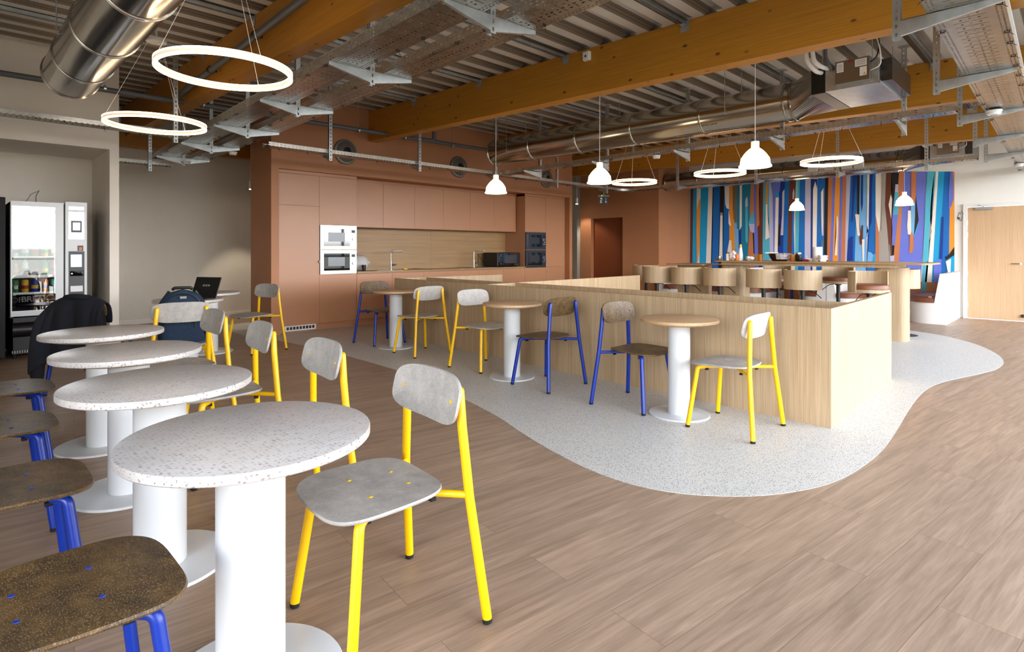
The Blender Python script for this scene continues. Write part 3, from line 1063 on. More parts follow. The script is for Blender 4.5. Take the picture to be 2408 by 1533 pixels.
st = make_table('stone_table', 'nearest round speckled stone table on a thick white column', .337, .028, M['stone'], .0935, 'speckled stone tables', M['oak'])
st.location = (.64, 1.717, 0)
for (x, y, lab) in ((.626, 2.636, 'second round speckled stone table from the camera'), (.70, 3.555, 'third round speckled stone table from the camera'),
                    (.747, 4.507, 'fourth round speckled stone table, in front of the navy jacket'),
                    (1.88, 6.80, 'round stone table carrying the laptop behind the backpack'), (2.36, 7.67, 'farthest round stone table, near the terracotta pillar')):
    dup(st, (x, y, 0), 0, lab)
ot = make_table('bistro_table', 'nearest round oak table, between a blue and a yellow chair', .295, .026, M['oak_top'], .083, 'round oak tables by the partition', M['oak_top'])
ot.location = (4.03, 2.205, 0)
dup(ot, (4.03, 4.03, 0), 0, 'middle round oak table by the oak partition')
dup(ot, (4.19, 6.33, 0), 0, 'farthest round oak table, near the kitchen units')

# ------------------------------------------------------------------ oak partition
pt = thing('oak_partition', 'waist high pale oak partition with planter troughs behind the round tables', 'partition', (4.463, 1.262, 0))
def board(nm, p, q, th, z0, z1, side=1):
    """upright board from p to q, thickness to the left of p->q (side=1)"""
    p = Vector((p[0] - 4.463, p[1] - 1.262)); q = Vector((q[0] - 4.463, q[1] - 1.262))
    d = (q - p).normalized()
    n = Vector((-d.y, d.x)) * th * side
    bm = NB()
    prism(bm, [p, q, q + n, p + n], z0, z1)
    return obj(nm, bm, M['oak'], pt)
ZT = .85
board('front_panel', (4.463, 1.262), (4.71, 7.15), .03, 0, ZT, -1)
board('end_panel', (4.493, 1.262), (6.585, 1.325), .035, 0, ZT, 1)
board('inner_panel', (5.07, 1.30), (5.20, 7.04), .03, 0, ZT, -1)
board('end_panel', (4.735, 7.14), (6.70, 6.93), .03, 0, ZT, 1)
board('divider_panel', (4.65, 5.09), (8.13, 5.15), .03, 0, ZT, 1)
for (nm, p, q, s, th) in (('top_edge', (4.463, 1.262), (4.71, 7.15), -1, .0315), ('top_edge', (4.493, 1.262), (6.585, 1.325), 1, .0365)):
    p = Vector((p[0] - 4.463, p[1] - 1.262)); q = Vector((q[0] - 4.463, q[1] - 1.262))
    d = (q - p).normalized(); n = Vector((-d.y, d.x)) * th * s
    bm = NB(); prism(bm, [p, q, q + n, p + n], ZT, ZT + .0015)
    e_ = obj(nm, bm, M['oak_edge'], pt)

# ------------------------------------------------------------------ high bar
bar = thing('bar_table', 'long high oak bar table on two wide panel legs with snacks on top', 'table', (9.5, 2.95, 0))
bm = NB()
pts = []
def rrect(x0, x1, y0, y1, r, seg=8):
    out = []
    for cx, cy_, a0 in ((x1 - r, y1 - r, 0), (x0 + r, y1 - r, 90), (x0 + r, y0 + r, 180), (x1 - r, y0 + r, 270)):
        for i in range(seg + 1):
            a = math.radians(a0 + 90 * i / seg)
            out.append((cx + r * math.cos(a), cy_ + r * math.sin(a)))
    return out
prism(bm, rrect(-.43, .43, -1.55, 1.42, .12), 1.068, 1.09)
obj('bar_top', bm, M['oak_bar'], bar)
bm = NB(); box(bm, -.33, .33, -1.15, 1.3, 1.02, 1.068)
obj('apron', bm, M['oak'], bar)
for y0, y1 in ((-1.24, -.86), (1.0, 1.4)):
    bm = NB(); prism(bm, rrect(-.16, .16, y0, y1, .08), 0, 1.02)
    obj('panel_leg', bm, M['oak'], bar, True)
t = thing('bar_table', 'lower dark topped bar section at the far end of the high bar', 'table', (9.6, 4.85, 0))
bm = NB(); prism(bm, rrect(-.4, .4, -.28, .45, .05), 1.0, 1.02)
obj('bar_top', bm, M['oak_edge'], t)
bm = NB(); box(bm, -.06, .06, -.2, .4, 0, 1.0)
obj('panel_leg', bm, M['oak'], t)

def make_stool(label, group):
    t = thing('bar_stool', label, 'stool', (0, 0, 0), 0, group)
    bm = NB()   # curved oak back, open to the front (+y)
    R, th = .25, .014
    seg = 40
    a0, a1 = math.radians(180 - 12), math.radians(360 + 12)
    rows = []
    for i in range(seg + 1):
        a = a0 + (a1 - a0) * i / seg
        c, s = math.cos(a), math.sin(a)
        rows.append([bm.verts.new((r * c, r * s, z)) for r, z in ((R, .70), (R, .975), (R - .003, .98), (R - th, .98), (R - th, .70))])
    for a, b in zip(rows, rows[1:]):
        for k in range(5):
            bm.faces.new((a[k], a[(k + 1) % 5], b[(k + 1) % 5], b[k]))
    bm.faces.new(rows[0]); bm.faces.new(rows[-1][::-1])
    obj('backrest', bm, M['oak'], t, True)
    bm = NB(); lathe(bm, [(0, .70), (.234, .70), (.234, .742), (0, .742)], 48)
    obj('seat_base', bm, M['oak'], t, True)
    bm = NB(); lathe(bm, [(0, .815), (.19, .812), (.222, .802), (.231, .785), (.231, .745), (0, .743)], 48)
    obj('seat_cushion', bm, M['leather'], t, True)
    bm = NB(); cyl(bm, (0, 0), .03, .02, .70, 20); cyl(bm, (0, 0), .05, .67, .70, 20)
    obj('post', bm, M['black'], t, True)
    bm = NB(); lathe(bm, [(0, 0), (.225, 0), (.225, .006), (.1, .022), (.03, .03), (0, .03)], 40)
    obj('base', bm, M['black'], t, True)
    bm = NB(); tube(bm, bend([(.05, 0, .69), (.14, .02, .67), (.24, .03, .58)], .03), .006, 8)
    obj('lever', bm, M['black'], t, True)
    return t
stl = make_stool('oak backed bar stool seen from behind, nearest the middle of the bar front', 'oak backed bar stools')
stl.location = (8.8, 2.86, 0); stl.rotation_euler = (0, 0, -W90)
for (x, y, r, lab) in (
        (8.84, 3.43, -W90, 'oak backed bar stool seen from behind, second from the right of the row'),
        (8.84, 4.12, -W90, 'oak backed bar stool seen from behind, in the middle of the row'),
        (8.84, 4.70, -W90, 'oak backed bar stool seen from behind, left of the middle of the row'),
        (8.84, 5.26, -W90, 'oak backed bar stool at the left, overlapping the leftmost one'),
        (9.45, 5.85, -W90, 'leftmost bar stool, mostly hidden behind its neighbour'),
        (8.78, 2.02, 2.5, 'bar stool showing its brown leather seat, beside the right panel leg'),
        (10.75, 2.93, W90, 'bar stool across the bar with its brown seat below the bar top'),
        (10.85, 3.95, W90, 'bar stool on the far side of the bar, behind the middle of the row'),
        (10.12, 1.93, .3, 'bar stool at the right end of the bar behind the panel leg')):
    dup(stl, (x, y, 0), r, lab)

# ------------------------------------------------------------------ banquette booths
def make_bench(label, group=None):
    t = thing('booth_bench', label, 'bench', (0, 0, 0), 0, group)
    L = 1.5
    bm = NB()
    pl = [(L, 0), (L, .56)]
    r = .34
    for i in range(9):
        a = math.radians(90 + 90 * i / 8)
        pl.append((r + r * math.cos(a), .56 - r + r * math.sin(a)))
    pl += [(0, 0)]
    prism(bm, pl, 0, .36)
    prism_x(bm, [(0, .36), (.17, .36), (.09, .86), (0, .86)], 0, L)
    obj('base', bm, M['white_matte'], t, True)
    bm = NB()
    pl = [(L, .175), (L, .585)]
    for i in range(9):
        a = math.radians(90 + 90 * i / 8)
        pl.append((r - .02 + r * math.cos(a), .585 - r + r * math.sin(a)))
    pl += [(-.02, .175)]
    fs = prism(bm, pl, .362, .47)
    bmesh.ops.bevel(bm, geom=[e for e in fs[1].edges], offset=.03, segments=3, affect='EDGES')
    obj('seat_cushion', bm, M['leather'], t, True)
    return t
bn = make_bench('white booth bench with brown cushion at the right, by the oak door', 'white booth benches along the mural')
bn.location = (11.95, 1.62, 0)
for (y, s, lab) in ((3.46, -1, 'white booth bench below the mural facing the right hand bench'), (3.47, 1, 'white booth bench back to back with the second one from the right'),
                    (5.32, -1, 'white booth bench behind the left panel leg of the bar, facing right'), (5.33, 1, 'white booth bench fourth from the door, facing left'), (7.10, -1, 'white booth bench in the far left corner of the mural wall')):
    c = dup(bn, (11.95, y, 0), 0, lab)
    if s < 0:
        c.scale = (1, -1, 1)
tb = thing('booth_table', 'small round oak topped booth table on a blue post, behind the right bar stool', 'table', (12.85, 2.45, 0), 0, 'small booth tables')
bm = NB(); lathe(bm, [(0, .74), (.31, .74), (.315, .73), (.30, .715), (0, .715)], 48)
obj('tabletop', bm, M['oak_bar'], tb, True)
bm = NB(); cyl(bm, (0, 0), .03, .02, .715)
obj('post', bm, M['blue'], tb, True)
bm = NB(); lathe(bm, [(0, 0), (.22, 0), (.22, .01), (.04, .02), (0, .02)], 32)
obj('base', bm, M['blue'], tb, True)
dup(tb, (12.85, 4.4, 0), 0, 'small round booth table under the middle of the mural')
dup(tb, (12.85, 6.2, 0), 0, 'small round booth table at the left end of the mural')
bm = NB(); box(bm, 13.50, 13.512, 2.62, 2.74, .32, .40, bev=.003)
o = obj('wall_socket', bm, M['cap_white']); tag(o, 'small white wall socket low on the brown wall beside the right bench', 'socket')
# bent coat hook on the white wall by the mural
bm = NB()
tube(bm, bend([(13.50, 1.66, 1.86), (13.44, 1.66, 1.86), (13.43, 1.63, 1.97), (13.45, 1.61, 1.93)], .03), .005, 6)
tube(bm, bend([(13.50, 1.64, 1.84), (13.43, 1.60, 1.80), (13.43, 1.57, 1.95), (13.45, 1.60, 1.98)], .03), .005, 6)
lathe(bm, [(0, 0), (.02, 0), (.02, .008), (0, .008)], 12, (0, 0), 0, Matrix.Translation((13.52, 1.65, 1.86)) @ Matrix.Rotation(-PI / 2, 4, 'Y'))
o = obj('coat_hook', bm, M['steel_dark'], None, True); tag(o, 'bent wire coat hook on the white wall between mural and door', 'hook')

# ------------------------------------------------------------------ kitchen units
TF = M['terracotta_front']
CF = 8.50          # front plane of the tall and low units
def panel(bm, x0, x1, z0, z1, y=CF, th=.019, g=.0018):
    box(bm, x0 + g, x1 - g, y, y + th, z0 + g, z1 - g, bev=.0012)
def unit(name, label, x0, x1, z0, z1, fronts, y=CF, yb=9.12, cat='cabinet', group=None):
    t = thing(name, label, cat, ((x0 + x1) / 2, y, z0), 0, group)
    ox, oy, oz = (x0 + x1) / 2, y, z0
    bm = NB(); box(bm, x0 - ox, x1 - ox, .021, yb - oy, 0, z1 - oz)
    obj('body', bm, TF, t)
    for (nm, a, b, c, d) in fronts:
        bm = NB(); panel(bm, a - ox, b - ox, c - oz, d - oz, 0)
        obj(nm, bm, TF, t)
    return t
def finger(t, x, z, dark=False):
    bm = NB(); box(bm, x - .012 , x + .008, -.022, 0, z - .02, z + .02, bev=.003)
    obj('handle', bm, M['steel_dark' if dark else 'chrome'], t)
t = unit('tall_cabinet', 'tall terracotta cabinet at the left end of the kitchen, two doors', AX0, 4.21, .11, 2.43, [('door', AX0, 4.21, .11, 1.947), ('door', AX0, 4.21, 1.947, 2.43)])
finger(t, .325, .97, True)
unit('oven_cabinet', 'terracotta housing cabinet around the two bright steel microwaves', 4.21, 4.865, .11, 2.43, [('door', 4.21, 4.865, .11, .875), ('door', 4.21, 4.865, 1.662, 2.43)], y=CF)
unit('oven_cabinet', 'terracotta housing cabinet around the two dark microwaves', 8.90, 9.57, .11, 2.43, [('door', 8.90, 9.57, .11, .875), ('door', 8.90, 9.57, 1.655, 2.43)])
t = unit('fridge_cabinet', 'tall terracotta integrated fridge cabinet at the right end of the kitchen', 9.57, 10.22, .11, 2.43, [('door', 9.57, 10.22, .11, .885), ('door', 9.57, 10.22, .885, 1.94), ('door', 9.57, 10.22, 1.94, 2.43)])
finger(t, -.305, .90); finger(t, -.305, .67)
wx = [4.867, 5.53, 6.2, 6.875, 7.56, 8.22, 8.87]
wl = ('first wall cabinet from the left, next to the steel microwaves', 'second terracotta wall cabinet from the left above the worktop', 'third terracotta wall cabinet from the left above the worktop',
      'fourth terracotta wall cabinet from the left above the worktop', 'fifth terracotta wall cabinet from the left above the worktop', 'last terracotta wall cabinet on the right above the worktop')
for i in range(6):
    unit('wall_cabinet', wl[i], wx[i], wx[i + 1], 1.655, 2.44, [('door', wx[i], wx[i + 1], 1.655, 2.44)], y=8.75, yb=9.12, group='terracotta wall cabinets')
bx = [4.867, 5.55, 6.22, 7.57, 8.25, 8.898]
blb = ('first terracotta base cabinet below the worktop, by the water jug', 'second terracotta base cabinet below the worktop, right of the first tap', 'wide terracotta base cabinet below the hob',
       'terracotta base cabinet below the second tap', 'terracotta base cabinet below the black worktop microwave')
for i in range(5):
    fr = [('door', bx[i], bx[i + 1], .11, .868)] if i != 2 else [('drawer', bx[i], bx[i + 1], .49, .868), ('drawer', bx[i], bx[i + 1], .11, .49)]
    unit('base_cabinet', blb[i], bx[i], bx[i + 1], .11, .87, fr, group='terracotta base cabinets')
bm = NB()
box(bm, 9.0, 10.22, 0, .5, 0, .11)
bm.free()
bm = NB()
box(bm, AX0 + .001, 10.22, 8.56, 8.58, 0, .11)
tag(obj('plinth', bm, TF), 'terracotta plinth board along the floor under the kitchen units', 'plinth')
bm = NB()
box(bm, AX0, 4.865, 8.50, 8.52, 2.432, 2.478)
box(bm, 4.865, 8.90, 8.76, 8.78, 2.442, 2.478)
box(bm, 8.90, 10.22, 8.50, 8.52, 2.432, 2.478)
box(bm, 10.222, 10.33, 8.58, 8.60, 0, 2.478)
tag(obj('filler_strip', bm, TF), 'terracotta filler strip above the kitchen cabinets', 'trim')
bm = NB(); box(bm, 4.867, 8.898, 8.478, 9.105, .872, .908, bev=.002)
tag(obj('worktop', bm, M['oak_splash']), 'oak worktop running along the terracotta kitchen', 'worktop')
bm = NB(); box(bm, 4.867, 6.83, 9.106, 9.118, .908, 1.654); box(bm, 6.833, 8.898, 9.106, 9.118, .908, 1.654)
tag(obj('backsplash', bm, M['oak_splash']), 'oak board backsplash between worktop and wall cabinets', 'backsplash')
# plinth ventilation grille
g = thing('vent_grille', 'small silver ventilation grille in the plinth at the left', 'grille', (3.93, 8.555, .065))
bm = NB(); box(bm, -.25, .25, -.006, .004, -.042, .042, bev=.002)
obj('frame', bm, M['cap_white'], g)
for k in range(9):
    bm = NB(); x = -.205 + k * .051
    box(bm, x - .019, x + .019, -.008, -.005, -.022, .022)
    obj('opening', bm, M['steel_dark'], g)

# built-in microwaves
def microwave(label, x0, x1, z0, z1, frame, group):
    t = thing('built_in_microwave', label, 'microwave', ((x0 + x1) / 2, CF, z0), 0, group)
    w = (x1 - x0) / 2 - .004
    h = z1 - z0
    bm = NB()
    a, bt = .062, .055
    X = (-w, -w + a, w - .125, w)
    # frame made of four bevelled borders
    box(bm, -w, w, -.012, .02, 0, bt); box(bm, -w, w, -.012, .02, h - bt, h)
    box(bm, -w, -w + a, -.012, .02, bt, h - bt); box(bm, w - .125, w, -.012, .02, bt, h - bt)
    obj('frame', bm, frame, t)
    bm = NB(); box(bm, X[1], X[2], -.016, .015, bt, h - bt, bev=.002)
    door_ = obj('door', bm, M['black_gloss'], t)
    bm = NB(); box(bm, X[1] + .07, X[2] - .09, -.0165, -.0158, bt + .07, h - bt - .06)
    obj('window', bm, M['steel_dark'], door_)
    xc = w - .062
    bm = NB(); box(bm, xc - .032, xc + .032, -.014, -.01, h - .115, h - .07)
    obj('display', bm, M['black'], t)
    for z in (h - .145, h - .172, h - .262):
        bm = NB(); box(bm, xc - .03, xc + .03, -.018, -.01, z - .008, z + .006, bev=.002)
        obj('button', bm, M['chrome'], t)
    bm = NB(); lathe(bm, [(0, 0), (.021, 0), (.019, .018), (0, .018)], 20, (0, 0), 0, Matrix.Translation((xc, -.012, h - .217)) @ Matrix.Rotation(PI / 2, 4, 'X'))
    obj('knob', bm, M['chrome'], t, True)
    return t
microwave('upper built-in steel microwave in the left stack', 4.215, 4.86, 1.274, 1.660, M['steel'], 'bright steel microwaves')
microwave('lower built-in steel microwave in the left stack', 4.215, 4.86, .880, 1.264, M['steel'], 'bright steel microwaves')
microwave('upper dark built-in microwave in the right stack', 8.905, 9.565, 1.272, 1.650, M['steel_dark'], 'dark built-in microwaves')
microwave('lower dark built-in microwave in the right stack', 8.905, 9.565, .880, 1.262, M['steel_dark'], 'dark built-in microwaves')
# shelf strips between the stacked microwaves
bm = NB(); box(bm, 4.215, 4.86, 8.502, 8.52, 1.2645, 1.2735); box(bm, 8.905, 9.565, 8.502, 8.52, 1.2625, 1.2715)
tag(obj('shelf_strip', bm, TF), 'terracotta strip between the stacked microwaves', 'trim')

# worktop things
def tap(label, x, y, flip):
    t = thing('kitchen_tap', label, 'tap', (x, y, .908), 0, 'chrome kitchen taps')
    bm = NB()
    cyl(bm, (0, 0), .026, 0, .012, 20); cyl(bm, (0, 0), .019, .012, .15, 20)
    obj('body', bm, M['chrome'], t, True)
    bm = NB()
    tube(bm, bend([(0, 0, .14), (0, 0, .335), (.16, -.13, .342)], .05, 6), .0125, 12)
    sp = obj('spout', bm, M['chrome'], t, True)
    bm = NB(); tube(bm, [(.15, -.122, .342), (.165, -.134, .325)], .017, 12)
    obj('nozzle', bm, M['chrome'], sp, True)
    bm = NB(); tube(bm, [(.01, -.005, .09), (.075, -.02, .09)], .016, 12); tube(bm, [(.07, -.02, .09), (.11, -.03, .10 + (.05 if flip else 0))], .005, 8)
    obj('lever', bm, M['steel_dark'], t, True)
tap('chrome kitchen tap in the middle of the worktop, right of the water jug', 5.72, 8.80, False)
tap('chrome kitchen tap left of the black worktop microwave', 7.70, 8.80, True)
for x, lb in ((5.55, 'steel inset sink by the left tap'), (7.85, 'steel inset sink by the right tap')):
    t = thing('sink', lb, 'sink', (x, 8.78, .909), 0, 'inset sinks')
    bm = NB()
    box(bm, -.26, .26, -.22, -.20, 0, .003); box(bm, -.26, .26, .20, .22, 0, .003); box(bm, -.26, -.24, -.2, .2, 0, .003); box(bm, .24, .26, -.2, .2, 0, .003)
    obj('rim', bm, M['steel'], t)
    bm = NB(); box(bm, -.24, .24, -.2, .2, .0005, .001)
    obj('basin', bm, M['steel_dark'], t)
t = thing('hob', 'flat black glass hob set in the worktop between the two taps', 'hob', (6.72, 8.78, .909))
bm = NB(); box(bm, -.38, .38, -.25, .25, 0, .006, bev=.002); obj('glass_plate', bm, M['black_gloss'], t)
bm = NB(); box(bm, -.04, .04, -.03, .03, 0, .022, bev=.004)
tag(obj('sponge', bm, M['yellow_plastic'], None, False, (5.95, 8.70, .909)), 'yellow sponge lying on the worktop by the left tap', 'sponge')
# bottle lying on its side with a spray bottle behind it
t = thing('water_jug', 'large clear plastic water jug lying on the worktop beside the microwaves', 'jug', (5.02, 8.72, .909 + .135))
bm = NB()
Mx = Matrix.Rotation(PI / 2, 4, 'Y') @ Matrix.Rotation(.0, 4, 'X')
lathe(bm, [(0, -.15), (.09, -.148), (.125, -.12), (.133, -.05), (.126, -.03), (.133, -.01), (.126, .02), (.133, .06), (.12, .11), (.08, .15), (.04, .17), (.035, .2), (0, .2)], 32, (0, 0), 0, Mx)
mj, nj, bj = newmat('clear_plastic')
bj.inputs['Base Color'].default_value = lin('#f4f4f2'); bj.inputs['Roughness'].default_value = .15; bj.inputs['Transmission Weight'].default_value = .45; bj.inputs['IOR'].default_value = 1.2
obj('body', bm, mj, t, True)
t = thing('spray_bottle', 'white spray bottle with a dark blue trigger behind the water jug', 'bottle', (5.10, 8.93, .909))
bm = NB(); lathe(bm, [(0, 0), (.04, 0), (.045, .02), (.045, .15), (.03, .2), (.014, .24), (.014, .26), (0, .26)], 24)
obj('body', bm, M['cap_white'], t, True)
bm = NB(); box(bm, -.045, .02, -.014, .014, .262, .30, bev=.006); box(bm, -.05, -.038, -.008, .008, .21, .27)
obj('trigger', bm, M['bluecap'], t)
bm = NB(); lathe(bm, [(0, 0), (.028, 0), (.037, .1), (.037, .105), (.033, .105), (.026, .01), (0, .01)], 24)
tag(obj('paper_cup', bm, M['black'], None, True, (5.015, 8.53, .909)), 'black cup standing in front of the water jug', 'cup')
t = thing('countertop_microwave', 'black freestanding microwave on the right end of the worktop', 'microwave', (8.46, 8.56, .909), 0)
bm = NB(); box(bm, -.33, .33, 0, .42, .012, .30, bev=.008); obj('body', bm, M['black'], t)
bm = NB(); box(bm, -.31, .0 - .19, -.012, 0, .02, .29, bev=.003); obj('control_panel', bm, M['black_gloss'], t)
bm = NB(); box(bm, -.185, .32, -.016, 0, .02, .29, bev=.003); d_ = obj('door', bm, M['black_gloss'], t)
bm = NB(); box(bm, -.13, .22, -.0168, -.0158, .075, .245); obj('window', bm, M['steel_dark'], d_)
for z in (.07, .16, .24):
    bm = NB(); lathe(bm, [(0, 0), (.022, 0), (.02, .014), (0, .014)], 16, (0, 0), 0, Matrix.Translation((-.25, -.012, z)) @ Matrix.Rotation(PI / 2, 4, 'X'))
    obj('knob', bm, M['steel_dark'], t, True)
for sx in (-.28, .28):
    for sy in (.04, .38):
        bm = NB(); cyl(bm, (sx, sy), .015, 0, .012, 12); obj('foot', bm, M['rubber'], t)
bm = NB(); tube(bm, bend([(-.30, .4, .05), (-.42, .45, .2), (-.40, .52, .30), (-.36, .54, .02)], .08), .004, 8)
obj('cord', bm, M['rubber'], t)
# round air nozzles on the wall above
for i, (x, lb) in enumerate(((4.62, 'round grey air nozzle on the kitchen wall, leftmost'), (6.99, 'round grey air nozzle on the kitchen wall, middle one'), (9.5, 'round grey air nozzle on the kitchen wall, rightmost behind the trays'))):
    t = thing('air_nozzle', lb, 'vent', (x, 8.44, 2.85), 0, 'round air nozzles above the kitchen')
    Mn = Matrix.Rotation(PI / 2, 4, 'X')
    bm = NB(); lathe(bm, [(.2, 0), (.205, .012), (.195, .03), (.165, .035), (.155, .02)], 48, (0, 0), 0, Mn)
    obj('rim', bm, M['grey_vent'], t, True)
    bm = NB(); lathe(bm, [(.165, .02), (.14, .055), (.105, .07), (.08, .085), (.072, .08), (.07, .02)], 48, (0, 0), 0, Mn)
    obj('cone', bm, M['grey_vent'], t, True)
    bm = NB(); lathe(bm, [(0, .022), (.155, .022)], 32, (0, 0), 0, Mn)
    obj('opening', bm, M['black_matte'], t, True)

# ------------------------------------------------------------------ vending machines in the niche
vm = thing('vending_machine', 'glass fronted snack vending machine with a lit display and white frame', 'vending machine', (.84, 8.72, 0))
VX0, VX1 = -.285, .43
bm = NB()
box(bm, VX0, VX1, .04, .82, .06, 1.83)
bm.free()
bm = NB()   # body shell: sides, top, back, lower block
box(bm, VX0, VX0 + .03, 0, .8, .06, 1.82); box(bm, VX1 - .03, VX1, 0, .8, .06, 1.82); box(bm, VX0, VX1, 0, .8, 1.79, 1.82)
box(bm, VX0, VX1, .76, .8, .06, 1.82); box(bm, VX0, VX1, .0, .8, .06, .48); box(bm, .19, .22, 0, .8, .06, 1.8)
obj('cabinet', bm, M['black'], vm)
bm = NB(); tube(bm, [(VX0 + .02, -.0, .34), (.20, -.0, .34)], .085, 24)
obj('delivery_flap', bm, M['black'], vm, True)
fx0, fx1, fz0, fz1 = -.28, .20, .50, 1.83
bm = NB()
box(bm, fx0, fx1, -.05, -.005, fz0, fz0 + .06); box(bm, fx0, fx1, -.05, -.005, fz1 - .055, fz1); box(bm, fx1 - .075, fx1, -.05, -.005, fz0 + .06, fz1 - .055); box(bm, fx0, fx0 + .012, -.05, -.005, fz0 + .06, fz1 - .055)
wf = obj('door_frame', bm, M['white'], vm)
mg, ng, bg = newmat('vending_glass')
ng.nodes.clear()
go = ng.nodes.new('ShaderNodeOutputMaterial'); gm = ng.nodes.new('ShaderNodeMixShader'); gt = ng.nodes.new('ShaderNodeBsdfTransparent'); gg = ng.nodes.new('ShaderNodeBsdfGlossy')
gg.inputs['Roughness'].default_value = .015; gm.inputs[0].default_value = .28
ng.links.new(gt.outputs[0], gm.inputs[1]); ng.links.new(gg.outputs[0], gm.inputs[2]); ng.links.new(gm.outputs[0], go.inputs[0])
bm = NB(); box(bm, fx0 + .012, fx1 - .075, -.034, -.030, fz0 + .06, fz1 - .055)
obj('glass', bm, mg, vm)
for z in (1.62, 1.40, 1.18, .96, .76):
    bm = NB(); box(bm, fx0 + .02, fx1 - .02, .02, .5, z - .012, z); box(bm, fx0 + .02, fx1 - .02, .012, .02, z - .02, z + .012)
    obj('shelf', bm, M['steel'], vm)
bm = NB(); box(bm, fx0 + .05, fx1 - .06, -.012, -.004, .60, .748)
obj('sign_panel', bm, M['black_gloss'], vm)
text('lettering', 'BREAK', .088, M['grey'], vm, (-.058, -.0145, .69), (PI / 2, 0, 0), .0005, .95, .0022)
text('lettering', 'OF', .085, M['steel_dark'], vm, (-.225, -.0145, .685), (PI / 2, 0, 0), .0005, .9)
bm = NB(); box(bm, fx0 + .06, fx1 - .075, .0, .03, 1.755, 1.77); box(bm, fx1 - .078, fx1 - .07, -.0, .02, .62, 1.7); obj('light_strip', bm, emit_mat('vending_light', '#e8f2ff', 6), vm)
# payment column
bm = NB(); box(bm, .215, .43, -.055, -.004, .50, 1.85, bev=.004); pc = obj('payment_column', bm, M['white'], vm)
bm = NB(); box(bm, .245, .40, -.058, -.055, 1.395, 1.73); obj('keypad_panel', bm, M['steel'], pc)
bm = NB(); box(bm, .272, .375, -.063, -.057, 1.48, 1.62); k_ = obj('display', bm, M['black'], pc)
bm = NB(); box(bm, .287, .36, -.0645, -.0625, 1.505, 1.60); obj('screen', bm, M['screen'], pc)
bm = NB(); box(bm, .245, .40, -.058, -.055, 1.75, 1.795); obj('label_plate', bm, M['black_gloss'], pc)
bm = NB(); box(bm, .248, .402, -.060, -.055, .62, 1.25); obj('reader_panel', bm, M['black'], pc)
bm = NB(); box(bm, .335, .39, -.062, -.055, 1.255, 1.32); obj('coin_slot', bm, M['black'], pc)
bm = NB(); box(bm, .348, .378, -.064, -.0615, 1.262, 1.30); obj('coin_return', bm, M['orange'], pc)
bm = NB(); box(bm, .268, .375, -.0625, -.060, 1.06, 1.21); obj('touch_screen', bm, M['screen'], pc)
bm = NB(); box(bm, .26, .395, -.068, -.060, .95, 1.01, bev=.004); obj('card_slot', bm, M['black_gloss'], pc)
bm = NB(); cyl(bm, (0, 0), .01, 0, .003, 12); o = obj('button', bm, M['cap_white'], pc); o.location = (.278, -.0685, .98); o.rotation_euler = (PI / 2, 0, 0)
bm = NB(); box(bm, .265, .385, -.0625, -.060, .76, .83); obj('sticker', bm, M['paper'], pc)
bm = NB()
for k in range(31):
    x = VX0 + .02 + k * .022
    box(bm, x, x + .008, -.004, 0, .07, .10)
gr = obj('grille', bm, M['steel'], vm)
gr['kind'] = 'stuff'
for sx in (VX0 + .05, VX1 - .05):
    bm = NB(); cyl(bm, (sx, .1), .02, 0, .06, 12); obj('foot', bm, M['rubber'], vm)
# antenna on top
bm = NB()
cyl(bm, (0, 0), .022, 0, .008, 16)
tube(bm, bend([(0, 0, .005), (0, 0, .09), (.03, 0, .16)], .01), .004, 6); tube(bm, bend([(0, 0, .02), (-.10, 0, .0), (-.05, 0, .10), (-.03, 0, .12), (.03, 0, .15)], .03), .003, 6)
tag(obj('antenna', bm, M['black'], None, False, (.80, 8.85, 1.822)), 'small black antenna with a looped cable on top of the vending machine', 'antenna')
v2 = thing('vending_machine', 'tall black vending machine cut by the left edge of the picture', 'vending machine', (-.05, 8.56, 0))
bm = NB(); box(bm, -.6, .56, 0, .95, .05, 1.86, bev=.01); obj('cabinet', bm, M['black_matte'], v2)
bm = NB(); box(bm, -.5, .2, -.012, 0, .7, 1.75); obj('front_panel', bm, M['black_gloss'], v2)
for sx in (-.5, .46):
    bm = NB(); cyl(bm, (sx, .1), .02, 0, .05, 12); obj('foot', bm, M['rubber'], v2)
